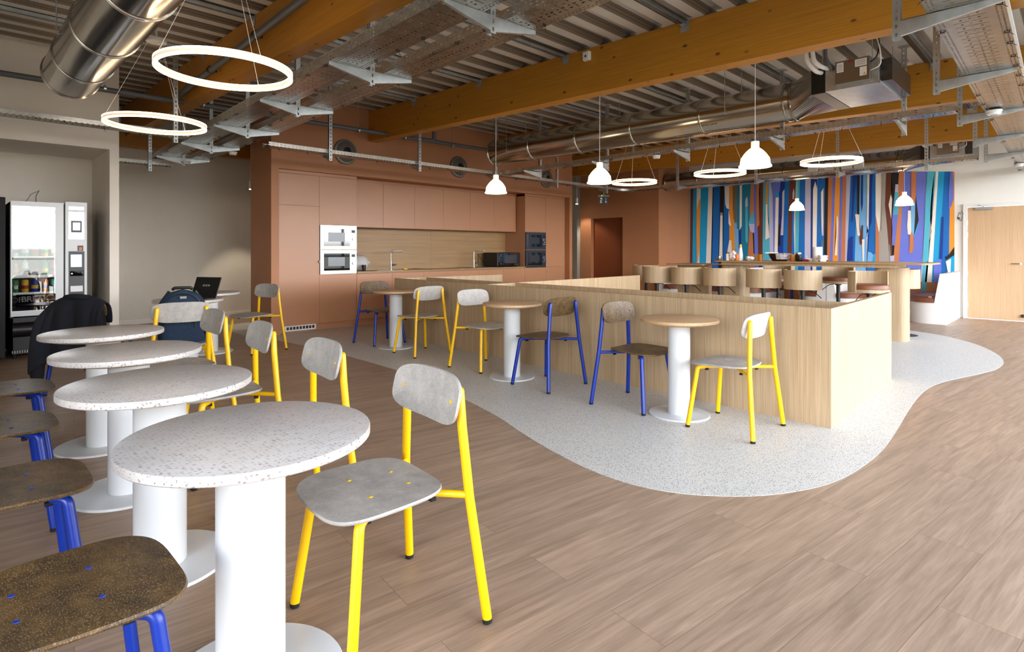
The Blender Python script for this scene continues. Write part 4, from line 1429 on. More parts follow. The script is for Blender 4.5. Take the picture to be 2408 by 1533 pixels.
# drinks behind the glass
def can(kind, x, y, z, m, cap, label):
    bm = NB()
    if kind == 'bottle':
        lathe(bm, [(0, 0), (.030, 0), (.033, .01), (.033, .11), (.026, .13), (.031, .15), (.012, .185), (.012, .2), (0, .2)], 20)
    else:
        lathe(bm, [(0, 0), (.026, 0), (.033, .012), (.033, .14), (.027, .155), (0, .155)], 20)
    t = thing('drink_' + kind, label, kind, (x, y, z), 0, 'drinks behind the vending glass')
    obj('body', bm, m, t, True)
    bm = NB()
    lathe(bm, [(.0335, .05), (.0336, .09)], 20)
    obj('label_band', bm, cap, t, True)
    return t
rows = ((.76, [('can', 'green', 'chrome', 'green drink can'), ('can', 'yellow_plastic', 'red', 'yellow and red drink can'), ('can', 'bluecap', 'yellow_plastic', 'blue and yellow drink can'), ('can', 'orange', 'bluecap', 'orange drink can'), ('can', 'teal', 'chrome', 'teal drink can')], 'bottom row'),
        (.96, [('bottle', 'amber', 'orange', 'brown drink bottle'), ('bottle', 'cap_white', 'grey', 'clear white drink bottle'), ('bottle', 'black', 'red', 'dark drink bottle'), ('bottle', 'green', 'yellow_plastic', 'lime green drink bottle'), ('bottle', 'red', 'black', 'dark red drink bottle')], 'second row'),
        (1.18, [('bottle', 'cap_white', 'bluecap', 'white drink bottle with a blue band'), ('bottle', 'teal', 'cap_white', 'teal drink bottle'), ('bottle', 'amber', 'red', 'amber drink bottle'), ('bottle', 'yellow_plastic', 'green', 'yellow drink bottle'), ('bottle', 'orange', 'cap_white', 'orange drink bottle')], 'third row'))
for z, its, rw in rows:
    for k, (kd, a, b, lb) in enumerate(its):
        can(kd, .84 - .28 + .048 + k * .089, 8.72 + .075, z + .001, M[a], M[b], '%s in the %s of the vending machine' % (lb, rw))

# ------------------------------------------------------------------ jacket over the blue chair
def cloth_jacket():
    t = thing('jacket', 'dark navy jacket draped over the back of a blue chair by the vending machine', 'jacket', (.99, 6.32, 0), -.85)
    bm = NB()
    # back sheet: columns across the width, rows from the hem up over the backrest and down the front
    path = [(-.30, .30), (-.285, .42), (-.27, .55), (-.255, .68), (-.235, .80), (-.205, .855), (-.165, .86), (-.128, .84), (-.11, .72), (-.105, .62)]
    cols = 30
    grid = []
    for j, (yy, zz) in enumerate(path):
        row = []
        for i in range(cols + 1):
            u = -1 + 2 * i / cols
            wd = (.31, .31, .30, .285, .265, .245, .24, .24, .24, .24)[j]
            fold = .018 * math.sin(u * 9 + j * .5) * (1.0 if j < 4 else .25)
            dz = (-.10 * u * u + .03 * math.sin(u * 7)) * (1 if j == 0 else 0) - .06 * abs(u) ** 3 * (1 if 3 < j < 8 else 0)
            row.append(bm.verts.new((u * wd, yy + fold - .05 * u * u * (1 if j < 4 else 0), zz + dz)))
        grid.append(row)
    for a, b in zip(grid, grid[1:]):
        for i in range(cols):
            bm.faces.new((a[i], a[i + 1], b[i + 1], b[i]))
    o = obj('body', bm, M['cloth_navy'], t, True)
    md = o.modifiers.new('thick', 'SOLIDIFY'); md.thickness = .012; md.offset = 1
    sb = o.modifiers.new('sub', 'SUBSURF'); sb.levels = 1; sb.render_levels = 1
    for s in (-1, 1):
        bm = NB()
        tube(bm, [(s * .17, -.20, .79), (s * .225, -.24, .66), (s * .26, -.28, .46), (s * .29, -.30, .26), (s * .28, -.29, .12)], [.045, .06, .06, .055, .05], 16)
        sl = obj('sleeve', bm, M['cloth_navy'], t, True)
        sb = sl.modifiers.new('sub', 'SUBSURF'); sb.levels = 1; sb.render_levels = 1
    bm = NB(); tube(bm, bend([(-.11, -.20, .852), (0, -.235, .868), (.11, -.20, .852)], .08), .024, 12)
    obj('collar', bm, M['cloth_navy'], t, True)
cloth_jacket()

# ------------------------------------------------------------------ backpack on the yellow chair
bp = thing('backpack', 'navy blue backpack standing on the seat of a yellow chair before the laptop', 'backpack', (1.495, 5.58, .462), -.25)
def rounded_body(bm, w, d, h, z0=0, taper=.86, seg=32, y0=0, n=3.2, top=.32):
    rows = []
    L = 16
    for j in range(L + 1):
        q = j / L
        z = z0 + h * q
        s = 1 - (1 - taper) * q
        # domed top
        if q > 1 - top:
            e = (q - (1 - top)) / top
            s *= math.sqrt(max(0.0, 1 - e ** 2.4)) * .98 + .02
        if q < .08:
            s *= .9 + .1 * (q / .08)
        sd = 1.0 - .12 * q if q < 1 - top else (1.0 - .12 * q) * (1 - .45 * ((q - 1 + top) / top) ** 2)
        rows.append([bm.verts.new((x * s, y0 + y * sd, z)) for x, y in superellipse(w / 2, d / 2, n, seg)])
    for a, b in zip(rows, rows[1:]):
        for i in range(seg):
            bm.faces.new((a[i], a[(i + 1) % seg], b[(i + 1) % seg], b[i]))
    bm.faces.new(rows[0][::-1]); bm.faces.new(rows[-1])
bm = NB(); rounded_body(bm, .38, .17, .46)
obj('main_compartment', bm, M['bag'], bp, True)
bm = NB(); rounded_body(bm, .33, .09, .23, .02, .95, 32, -.10, 3.4, .2)
pk = obj('front_pocket', bm, M['bag'], bp, True)
bm = NB(); tube(bm, bend([(-.115, -.128, .205), (0, -.142, .215), (.115, -.128, .205)], .05), .004, 8); obj('zip', bm, M['black'], pk)
bm = NB(); box(bm, .085, .097, -.15, -.138, .14, .205, bev=.003); obj('zip_puller', bm, M['black'], pk)
bm = NB(); tube(bm, bend([(-.15, -.075, .30), (-.11, -.085, .40), (0, -.09, .435), (.11, -.085, .40), (.15, -.075, .30)], .07), .0045, 8); obj('zip', bm, M['black'], bp)
bm = NB(); tube(bm, bend([(-.075, -.02, .462), (-.06, -.03, .476), (.06, -.03, .476), (.075, -.02, .462)], .02), .013, 12); obj('carry_handle', bm, M['black'], bp, True)
for s in (-1, 1):
    bm = NB(); tube(bm, bend([(s * .10, .08, .44), (s * .19, .10, .30), (s * .20, .06, .12), (s * .16, .05, .05)], .08), .013, 10); obj('shoulder_strap', bm, M['black'], bp, True)
bm = NB(); tube(bm, bend([(.155, -.06, .09), (.20, -.07, .10), (.21, -.08, .07)], .02), .009, 8); box(bm, .17, .20, -.085, -.05, .07, .10, bev=.004); obj('side_buckle', bm, M['black'], bp)
bm = NB(); box(bm, -.02, .03, -.0925, -.088, .385, .405); obj('tag', bm, M['grey'], bp)

# ------------------------------------------------------------------ laptop on the stone table
lp = thing('laptop', 'open dark laptop on the stone table behind the backpack, screen toward the camera', 'laptop', (1.89, 6.61, .7405), -1.1)
bm = NB(); box(bm, -.17, .17, -.13, .10, 0, .014, bev=.003); bs_ = obj('base', bm, M['steel'], lp)
bm = NB(); box(bm, -.15, .15, -.03, .085, .0142, .0155); obj('keyboard', bm, M['black'], bs_)
Ms = Matrix.Translation((0, .10, .012)) @ Matrix.Rotation(math.radians(-20), 4, 'X')
bm = NB(); box(bm, -.17, .17, 0, .008, 0, .235, 0, Ms); sc_ = obj('lid', bm, M['steel'], lp)
bm = NB(); box(bm, -.166, .166, -.0012, 0, .005, .231, 0, Ms); obj('screen', bm, M['black'], sc_)
bm = NB()
for k in range(3):
    box(bm, -.05 + k * .035, -.025 + k * .035, -.0018, -.0012, .13, .15, 0, Ms)
obj('login_icons', bm, M['grey'], sc_)

# ------------------------------------------------------------------ small things on the bar
BZ = 1.0905
def put(name, bm, m, x, y, label, cat, smooth=True, rz=0):
    return tag(obj(name, bm, m, None, smooth, (x, y, BZ), rz), label, cat)
# kitchen roll
t = thing('paper_roll', 'white kitchen paper roll standing on the bar table', 'paper roll', (9.35, 2.83, BZ))
bm = NB(); lathe(bm, [(.02, 0), (.065, 0), (.067, .005), (.067, .215), (.065, .22), (.02, .22)], 32); obj('paper', bm, M['paper'], t, True)
bm = NB(); lathe(bm, [(.02, .0), (.02, .221), (.017, .221), (.017, 0)], 20); obj('core', bm, M['oak_edge'], t, True)
def crumple(bm, r, seed, sq=.6):
    rnd = random.Random(seed)
    bmesh.ops.create_icosphere(bm, subdivisions=3, radius=r)
    ph = [rnd.uniform(0, 6) for _ in range(6)]
    for v in bm.verts:
        c = v.co
        k = 1 + .28 * math.sin(c.x / r * 4 + ph[0]) * math.cos(c.y / r * 5 + ph[1]) + .2 * math.sin(c.z / r * 7 + ph[2] + c.x / r * 3) + rnd.uniform(-.07, .07)
        v.co = Vector((c.x * k, c.y * k, c.z * k * sq))
    zm = min(v.co.z for v in bm.verts)
    for v in bm.verts:
        v.co.z -= zm
bm = NB(); crumple(bm, .07, 3); put('crumpled_tissue', bm, M['paper'], 9.20, 2.72, 'crumpled white tissue in front of the paper roll', 'tissue')
bm = NB(); crumple(bm, .06, 5); put('crumpled_tissue', bm, M['paper'], 9.25, 3.80, 'crumpled white paper bag left of the middle of the bar', 'paper')
bm = NB(); crumple(bm, .055, 8, 1.1); put('crumpled_tissue', bm, M['paper'], 9.30, 4.10, 'crumpled white napkin near the left end of the bar', 'paper')
bm = NB(); crumple(bm, .05, 9, .3); put('red_wrapper', bm, M['red'], 9.25, 2.96, 'red crumpled wrapper left of the paper roll', 'wrapper')
# bowl wrapped in film
t = thing('serving_bowl', 'dark brown bowl half covered with shiny film in the middle of the bar', 'bowl', (9.35, 3.38, BZ))
bm = NB(); lathe(bm, [(0, 0), (.10, 0), (.13, .03), (.165, .115), (.16, .118), (.12, .03), (0, .012)], 40); obj('bowl', bm, plain('dark_wood', '#2b1710', .3), t, True)
mf, nf, bf = newmat('cling_film'); bf.inputs['Base Color'].default_value = lin('#cfc9cc'); bf.inputs['Roughness'].default_value = .12; bf.inputs['Metallic'].default_value = .7
bump(nf, bf, noise(nf, coords(nf, (1, 1, 1)), 30, 3, .6, 2), .8, .02)
bm = NB()
R_ = []
for i in range(13):
    a = math.radians(180 + 12 * i)
    R_.append([bm.verts.new((r * math.cos(a), r * math.sin(a), z)) for r, z in ((.134, .028), (.17, .117), (.13, .126), (.05, .12))])
for a, b in zip(R_, R_[1:]):
    for k in range(3):
        bm.faces.new((a[k], a[k + 1], b[k + 1], b[k]))
obj('film', bm, mf, t, True)
bm = NB(); box(bm, -.05, .05, -.09, .09, 0, .02, bev=.006)
tag(obj('foam_lid', bm, M['cap_white'], None, False, (9.34, 3.50, BZ + .119), .2), 'white lid lying on the rim of the dark bowl', 'lid')
# bottles, jars and glasses
t = thing('squeeze_bottle', 'tall white squeeze bottle with a yellow cap on the bar', 'bottle', (9.30, 3.98, BZ))
bm = NB(); lathe(bm, [(0, 0), (.034, 0), (.036, .01), (.034, .1), (.022, .2), (.017, .215), (0, .215)], 24); obj('body', bm, M['cap_white'], t, True)
bm = NB(); lathe(bm, [(.018, .215), (.018, .25), (.010, .268), (0, .27)], 20); obj('cap', bm, M['yellow_plastic'], t, True)
def jar(lab, x, y, r, h, mb, ml, cat='jar', nm='jar'):
    t = thing(nm, lab, cat, (x, y, BZ))
    bm = NB(); lathe(bm, [(0, 0), (r * .9, 0), (r, .006), (r, h * .75), (r * .85, h * .8), (0, h * .8)], 28); obj('body', bm, M[mb], t, True)
    bm = NB(); lathe(bm, [(0, h * .8), (r * .92, h * .8), (r * .92, h), (0, h)], 28); obj('lid', bm, M[ml], t, True)
jar('dark jar with a grey lid right of the amber glass', 9.35, 3.10, .045, .135, 'black', 'steel')
jar('small black pot beside the red wrapper', 9.22, 3.04, .038, .09, 'black', 'black', 'pot', 'pot')
jar('small tin with white lid at the left end of the bar', 9.25, 4.32, .04, .07, 'steel', 'steel', 'tin', 'tin')
jar('small glass shaker with a brown top near the left end of the bar', 9.30, 4.20, .028, .14, 'cap_white', 'leather', 'shaker', 'shaker')
jar('small white pot beside the red glass', 9.35, 4.07, .032, .09, 'cap_white', 'cap_white', 'pot', 'pot')
def glass(lab, x, y, r, h, mb):
    t = thing('drinking_glass', lab, 'glass', (x, y, BZ))
    bm = NB(); lathe(bm, [(0, 0), (r * .85, 0), (r, h), (r - .004, h), (r * .8, .01), (0, .01)], 28); obj('tumbler', bm, M[mb], t, True)
glass('orange red glass candle left of the squeeze bottle', 9.28, 4.03, .03, .105, 'orange')
glass('amber drinking glass left of the dark bowl', 9.30, 3.66, .042, .105, 'amber')
glass('yellow amber glass beside the crumpled paper', 9.38, 3.74, .034, .10, 'yellow_plastic')
glass('bright amber candle glass right of the dark bowl', 9.30, 3.17, .04, .105, 'amber')
t = thing('biscuit_box', 'small white cardboard box left of the paper roll', 'box', (9.40, 2.96, BZ), .3)
bm = NB(); box(bm, -.05, .05, -.04, .04, 0, .05, bev=.003); obj('tray', bm, M['cap_white'], t)
bm = NB(); box(bm, -.05, .05, .03, .038, .05, .09); obj('flap', bm, M['cap_white'], t)

# ------------------------------------------------------------------ cable trays
def cable_tray(label, P, Q, width, h, z, side, ties=0, seed=1, slots='tray'):
    """open tray from P to Q (plan) with the bottom at z; side=+1: the body lies left of P->Q"""
    P = Vector(P); Q = Vector(Q)
    d = Q - P
    L = d.length
    t = thing('cable_tray', label, 'cable tray', (P.x, P.y, z), math.atan2(d.y, d.x))
    y0, y1 = (0, width) if side > 0 else (-width, 0)
    if width not in TRAYM:
        TRAYM[width] = tray_mat(width)
    bm = NB(); box(bm, 0, L, -width / 2, width / 2, 0, .0016)
    bt_ = obj('bottom', bm, TRAYM[width], t); bt_.location = (0, (y0 + y1) / 2, 0)
    for yy in (y0, y1):
        bm = NB(); box(bm, 0, L, yy - .0008, yy + .0008, 0, h)
        s_ = obj('side', bm, M['tray_side'], t)
        bm = NB(); tube(bm, [(0, yy, h), (L, yy, h)], .0032, 6)
        obj('rolled_edge', bm, M['galv'], s_)
    rnd = random.Random(seed)
    for k in range(ties):
        x = L * (k + .5 + rnd.uniform(-.3, .3)) / ties
        yy = (y0 if side > 0 else y1)
        yy = yy if rnd.random() < .5 else (y0 + y1 - yy)
        inn = .035 if yy == min(y0, y1) else -.035
        bm = NB()
        tube(bm, bend([(x, yy + inn, .01), (x, yy + inn, -.006), (x + .004, yy + inn * .3, -.007), (x + .004, yy + inn * .3, .008)], .004, 2), .0035, 5)
        tube(bm, [(x + .004, yy + inn * .4, -.006), (x + .02, yy - inn * .3, -.022)], .002, 4)
        obj('cable_tie', bm, M['rubber'], t)
    # black cables resting in the tray
    bm = NB()
    for k in range(3):
        yy = y0 + width * (.25 + .22 * k)
        pts = [(L * q / 12, yy + .02 * math.sin(q * 1.3 + k * 2), .009) for q in range(13)]
        tube(bm, pts, .006, 6)
    c = obj('cable', bm, M['rubber'], t)
    return t
def hanger(label, x, y, z, rz, arms, zt=None, group=None, la=.38, h0=.085):
    """slotted channel from the deck with one or two tapered arms (+1: local +x, -1: local -x)"""
    zt = zt if zt else zdeck(y)
    t = thing('tray_hanger', label, 'bracket', (x, y, z), rz, group)
    H = zt - z
    bm = NB()
    box(bm, -.021, -.019, -.022, .022, -.012, H)
    box(bm, -.019, .021, -.022, -.020, -.012, H); box(bm, -.019, .021, .020, .022, -.012, H)
    obj('post', bm, M['post'], t)
    bm = NB(); box(bm, -.05, .05, -.05, .05, H - .006, H)
    obj('head_plate', bm, M['galv'], t)
    for s in arms:
        bm = NB()
        y_ = .022
        pts = [(s * .021, .002), (s * la, .072), (s * la, .094), (s * .021, .098)]
        a = [bm.verts.new((p[0], -y_, p[1])) for p in pts]
        b = [bm.verts.new((p[0], -y_ + .003, p[1])) for p in pts]
        for q in ((a[0], a[1], a[2], a[3]), (b[3], b[2], b[1], b[0])):
            bm.faces.new(q)
        for i in range(4):
            bm.faces.new((a[i], a[(i + 1) % 4], b[(i + 1) % 4], b[i]))
        x0, x1 = sorted((s * .021, s * la))
        box(bm, x0, x1, -y_, .022, .0935, .0965)
        # lower flange following the slope
        c_ = [bm.verts.new((px_, yy_, pz_)) for (px_, pz_) in pts[:2] for yy_ in (-y_, -y_ + .022)]
        bm.faces.new((c_[0], c_[1], c_[3], c_[2]))
        obj('arm', bm, M['galv'], t)
    return t
ZT_ = 2.60
# the pair over the round tables: posts stand between the two trays
PL = lambda y: 2.355 + (y - 2.0) * .040        # x of the posts' line
LO = 0.31
cable_tray('left one of the paired perforated cable trays above the round tables', (PL(1.1) - .075, 1.1), (PL(10.3) - .075, 10.3), .28, .075, ZT_ + .097, 1, 26, 3)
cable_tray('right one of the paired perforated cable trays above the round tables', (PL(1.1) + .10, 1.1), (PL(10.3) + .10, 10.3), .26, .065, ZT_ + .097, -1, 26, 4)
nth = ['nearest the camera', 'second from the camera', 'third from the camera', 'fourth from the camera', 'fifth from the camera', 'sixth from the camera', 'farthest down the corridor']
for k in range(6):
    y = 2.56 + 1.472 * k
    hanger('double armed steel hanger of the paired cable trays, ' + nth[k], PL(y), y, ZT_, -.04, (-1, 1), None, 'hangers of the paired trays', .365)
# along the kitchen
cable_tray('slotted cable tray running along the kitchen wall in front of the air nozzles', (2.95, 7.33), (10.75, 7.36), .20, .05, 2.597, 1, 22, 5)
hx = ((3.77, 'left'), (5.26, 'second from the left'), (6.9, 'third from the left'), (8.55, 'fourth from the left'), (10.2, 'rightmost'))
for x, lb in hx:
    t = hanger('steel hanger of the kitchen side cable tray, ' + lb, x, 7.30, 2.50, W90, (1,), None, 'hangers of the kitchen tray', .24)
# curved corner piece
bm = NB()
cx_, cy_ = 10.75, 7.36
for (r0, r1) in ((.02, .22),):
    rows = []
    for i in range(9):
        a = math.radians(90 - 90 * i / 8)
        rows.append([bm.verts.new((cx_ + r * math.cos(a), 7.13 + .0 + r * math.sin(a), zz)) for r, zz in ((.23, 2.645), (.23, 2.595), (.43, 2.595), (.43, 2.645))])
    for a, b in zip(rows, rows[1:]):
        for k in range(3):
            bm.faces.new((a[k], a[k + 1], b[k + 1], b[k]))
tag(obj('tray_elbow', bm, M['galv'], None, True), 'curved steel elbow joining the kitchen tray to the far tray', 'cable tray')
# below the third beam, and the far one
cable_tray('slotted cable tray below the silver duct, ending at the wide white tray', (6.83, .86), (7.02, 7.33), .20, .06, 2.60, -1, 22, 6)
for k, (y, lb) in enumerate(((1.35, 'rightmost'), (2.60, 'second from the right'), (3.85, 'third from the right'), (5.2, 'fourth from the right'), (6.6, 'leftmost'))):
    hanger('steel hanger of the tray below the silver duct, ' + lb, 7.28, y, 2.50, 0, (-1,), None, 'hangers of the tray below the duct', .42)
cable_tray('farther slotted cable tray carrying the grey junction boxes, in front of the mural', (10.72, 1.1), (10.98, 7.13), .20, .06, 2.60, -1, 14, 7)
for y, lb in ((1.7, 'rightmost'), (2.93, 'second from the right'), (4.3, 'third from the right'), (5.9, 'leftmost')):
    hanger('steel hanger of the far tray in front of the mural, ' + lb, 10.72, y, 2.50, 0, (1,), None, 'hangers of the far tray', .36)
for k, (y, w_) in enumerate(((3.06, .15), (3.33, .15), (2.80, .16), (2.62, .14))):
    t = thing('junction_box', 'pale grey junction box on the far cable tray, %s' % ('second from the left', 'leftmost of four', 'third from the left', 'rightmost of four')[k], 'junction box', (10.775, y, 2.625), 0, 'junction boxes on the far tray')
    bm = NB(); box(bm, -.05, 0, -w_ / 2, w_ / 2, 0, .14, bev=.006); obj('housing', bm, plain('pale_grey_plastic%d' % k, '#b9b6b0', .5), t)
    bm = NB(); tube(bm, bend([(-.02, w_ / 2 - .02, .14), (-.02, w_ / 2, .19), (.03, w_ / 2 + .04, .14), (.05, w_ / 2, .02)], .03), .007, 6); obj('cable', bm, M['rubber'], t)
# wide white tray along the windows
cable_tray('wide perforated cable tray running away along the window side, top right', (1.35, .60), (13.45, .80), .34, .10, 2.657, -1, 40, 8)
for k in range(6):
    x = 2.45 + 1.67 * k
    hanger('long armed steel hanger of the wide window side tray, ' + nth[k], x, .75 + .030 * (x - 2.45), 2.56, -W90, (1,), zdeck(.8), 'hangers of the wide tray', .50)
# over the niche wall and in the corridor
cable_tray('slotted cable tray in front of the beige wall above the vending niche', (-1.8, 7.50), (2.10, 7.56), .20, .05, 2.617, 1, 12, 9)
hanger('steel hanger behind the far ring light, holding the niche side tray', 1.92, 7.44, 2.52, W90, (1,), None, None, .24)
cable_tray('short slotted cable tray down the left corridor', (1.56, 10.25), (2.62, 10.25), .20, .05, 2.60, 1, 4, 10)
hanger('steel hanger of the short corridor tray', 2.28, 10.2, 2.50, W90, (1,), None, None, .24)

# ------------------------------------------------------------------ ducts
def ring_y(r):
    return lambda y: (r, y)
def duct(label, x, z, R, ya, yb, seams, name='air_duct'):
    t = thing(name, label, 'duct', (x, ya, z))
    My = Matrix.Rotation(-PI / 2, 4, 'X')      # z -> y
    L = yb - ya
    bm = NB(); lathe(bm, [(R, 0), (R, L)], 64, (0, 0), 0, My)
    obj('duct_shell', bm, M['duct'], t, True)
    bm = NB(); lathe(bm, [(0, L - .05), (R * .985, L - .05)], 48, (0, 0), 0, My)
    obj('end_damper', bm, M['black_matte'], t)
    for y in seams:
        d = y - ya
        bm = NB(); lathe(bm, [(R, d - .016), (R + .008, d - .012), (R + .009, d - .003), (R + .004, d), (R + .009, d + .003), (R + .008, d + .012), (R, d + .016)], 64, (0, 0), 0, My)
        obj('clamp_ring', bm, M['duct'], t, True)
    return t
d1 = duct('large shiny round air duct at the top left, running away to the vending niche', .84, 2.87, .215, -1.55, 6.55, (.2, 1.45, 2.75, 4.0, 4.95, 5.85, 6.53))
d2 = duct('long shiny round air duct under the roof in the middle of the room', 6.8, 2.94, .216, 2.30, 7.2, (2.28, 2.36, 3.35, 4.35, 5.3, 6.25, 7.18))
d3 = duct('far round air duct in front of the top of the mural', 12.4, 2.89, .20, 2.30, 7.08, (2.3, 2.38, 3.35, 4.35, 5.3, 6.25, 7.06))
text('lettering', 'SiNTRA', .062, M['black'], d2, (-.1675, .93, -.142), (math.radians(52), 0, -W90), .0006, 1.05)
def transition(parent, x0, x1, z0, z1, yc, yb, R, cx, cz, m):
    """circle at yc down to a rectangle at yb (local coordinates of the parent)"""
    bm = NB()
    n = 64
    A, B = [], []
    for i in range(n):
        a = 2 * PI * i / n
        c, s = math.cos(a), math.sin(a)
        k = 1 / max(abs(c), abs(s))
        A.append(bm.verts.new((cx + R * c, yc, cz + R * s)))
        B.append(bm.verts.new(((x0 + x1) / 2 + (x1 - x0) / 2 * c * k, yb, (z0 + z1) / 2 + (z1 - z0) / 2 * s * k)))
    for i in range(n):
        bm.faces.new((A[i], A[(i + 1) % n], B[(i + 1) % n], B[i]))
    return obj('transition', bm, m, parent)
def fan_unit(label, x, yn, z, shift):
    t = thing('ventilation_unit', label, 'ventilation unit', (x, yn, z))
    # local: x across (0 = face seen from the camera), y from the far end (0) towards the duct
    W, Lb, Hh = .90, .60, .25
    bm = NB(); box(bm, 0, W, 0, Lb - .13, 0, Hh, bev=.003); obj('housing', bm, M['galv'], t)
    bm = NB(); box(bm, 0, W, Lb - .13, Lb, -.005, Hh + .0, bev=.002); obj('insulated_section', bm, M['black'], t)
    bm = NB(); box(bm, .04, W - .04, -.10, 0, .02, Hh - .02); obj('intake_box', bm, M['steel_dark'], t)
    bm = NB(); box(bm, -.006, W + .006, -.012, .0, -.004, .025); obj('flange', bm, M['galv'], t)
    bm = NB(); box(bm, -.07, 0, .06, .36, .035, Hh + .01, bev=.003); cb = obj('control_box', bm, M['steel'], t)
    bm = NB(); box(bm, -.0712, -.070, .285, .345, .15, .245); obj('sticker', bm, M['paper'], cb)
    bm = NB(); box(bm, -.0712, -.070, .085, .185, .175, .245); obj('sticker', bm, M['paper'], cb)
    bm = NB(); box(bm, -.0712, -.070, .085, .145, .08, .165); s_ = obj('sticker', bm, M['paper'], cb)
    bm = NB(); box(bm, -.0712, -.070, .205, .245, .235, .25); obj('sticker', bm, M['red'], cb)
    bm = NB()
    a = [bm.verts.new((xx, yy, zz)) for xx in (-.0720, -.0713) for yy, zz in ((.090, .088), (.118, .088), (.104, .114))]
    bm.faces.new(a[:3]); bm.faces.new(a[3:][::-1])
    for i in range(3):
        bm.faces.new((a[i], a[(i + 1) % 3], a[3 + (i + 1) % 3], a[3 + i]))
    obj('warning_triangle', bm, M['yellow_plastic'], s_)
    for k in range(5):
        bm = NB(); box(bm, -.0716, -.0712, .293, .338, .165 + k * .014, .168 + k * .014); box(bm, -.0716, -.0712, .095, .175, .19 + k * .010, .192 + k * .010)
        obj('print_line', bm, M['steel_dark'], cb)
    for (dy, dz) in ((.0, .0), (.06, .03)):
        bm = NB(); tube(bm, bend([(-.01, .50 - dy, .20 + dz), (-.09, .53 - dy, .20 + dz), (-.12, .60 - dy, .30), (-.08, .64 - dy, .55)], .1, 8), .021, 12)
        obj('insulated_pipe', bm, M['cap_white'], t, True)
    bm = NB(); tube(bm, bend([(-.01, .40, .21), (-.05, .41, .24), (-.06, .45, .32), (-.04, .46, .55)], .06, 6), .019, 12); obj('drain_pipe', bm, M['pipe'], t, True)
    bm = NB(); tube(bm, bend([(-.05, .06, .20), (-.09, .0, .22), (-.06, -.02, .34), (.0, .02, .55)], .06), .006, 8); obj('cable', bm, M['rubber'], t)
    bm = NB(); tube(bm, bend([(-.05, .06, .12), (-.11, -.04, .13), (-.08, -.03, .28), (.0, .04, .55)], .08), .006, 8); obj('cable', bm, M['paper'], t)
    for (sx, sy) in ((.02, .06), (.86, .06), (.02, .5), (.86, .5)):
        bm = NB(); tube(bm, [(sx, sy, Hh), (sx, sy, zdeck(yn + sy) - z)], .004, 6); obj('threaded_rod', bm, M['galv'], t)
    return t
u1 = fan_unit('galvanised ventilation unit with stickers at the right end of the silver duct', 6.35, 1.38, 2.87, 0)
transition(u1, 0, .90, -.005, .25, .90, .60, .216, .45, .07, M['duct'])
u2 = fan_unit('farther ventilation unit at the right end of the duct by the mural', 11.95, 1.38, 2.83, 0)
transition(u2, 0, .90, -.005, .25, .92, .60, .20, .45, .06, M['duct'])
# hangers of ducts
for i, (dx, ys, lb) in enumerate(((.84, (1.0, 3.2, 5.4), 'big left duct'), (6.8, (3.0, 4.8, 6.7), 'silver duct in the middle'), (12.4, (3.0, 4.8, 6.7), 'far duct by the mural'))):
    for k, y in enumerate(ys):
        t = thing('duct_hanger', 'x', 'rod', (dx, y, 2.88))
        for s in (-.235, .235):
            bm = NB(); tube(bm, [(s, 0, 0), (s, 0, zdeck(y) - 2.88)], .004, 6)
            obj('rod', bm, M['galv'], t)
            bm = NB(); box(bm, min(s, s * .9), max(s, s * .9), -.012, .012, -.004, .004); obj('lug', bm, M['galv'], t)
        tag(t, 'pair of threaded rods carrying the %s, %s' % (lb, ('nearest the window', 'at mid length', 'nearest the kitchen')[k]), 'rod', 'duct hanger rods')

# ------------------------------------------------------------------ pipes
t = thing('drain_pipe', 'grey drain pipe hung on thin rods along the kitchen wall below the beams', 'pipe', (0, 7.9, 3.1))
bm = NB(); tube(bm, [(-1.8, 0, -.02), (1.6, 0, 0), (7.2, 0, .04)], .031, 16); obj('pipe', bm, M['pipe'], t, True)
for x in (-.2, 1.32, 2.35, 3.6, 4.55, 5.40, 6.4):
    bm = NB(); lathe(bm, [(.031, -.012), (.037, -.012), (.037, .012), (.031, .012)], 16, (0, 0), 0, Matrix.Translation((x, 0, .01)) @ Matrix.Rotation(PI / 2, 4, 'Y'))
    tube(bm, [(x, 0, .03), (x, 0, zdeck(7.9) - 3.1)], .004, 6)
    obj('pipe_clamp', bm, M['galv'], t)
bm = NB(); tube(bm, bend([(6.0 - .25, 0, .03), (6.0, 0, .04), (6.0, 0, .20)], .07), .034, 14); obj('branch', bm, M['pipe'], t, True)
t = thing('beam_pipe', 'grey pipe clamped to the side of the left timber beam with an elbow', 'pipe', (2.07, 7.3, 3.18))
bm = NB(); tube(bm, bend([(0, -8.0, .30), (0, -.1, .02), (0, .25, .01), (0, .55, -.02)], .04), .033, 16); obj('pipe', bm, M['pipe'], t, True)
for k in range(6):
    y = -.6 - 1.25 * k
    bm = NB(); lathe(bm, [(.034, -.016), (.041, -.016), (.041, .016), (.034, .016)], 16, (0, 0), 0, Matrix.Translation((0, y, .055 - .035 * (y + .9))) @ Matrix.Rotation(-PI / 2, 4, 'X'))
    box(bm, .03, .06, y - .01, y + .01, .05 - .035 * (y + .9) - .01, .05 - .035 * (y + .9) + .02)
    obj('pipe_clamp', bm, M['black'], t)

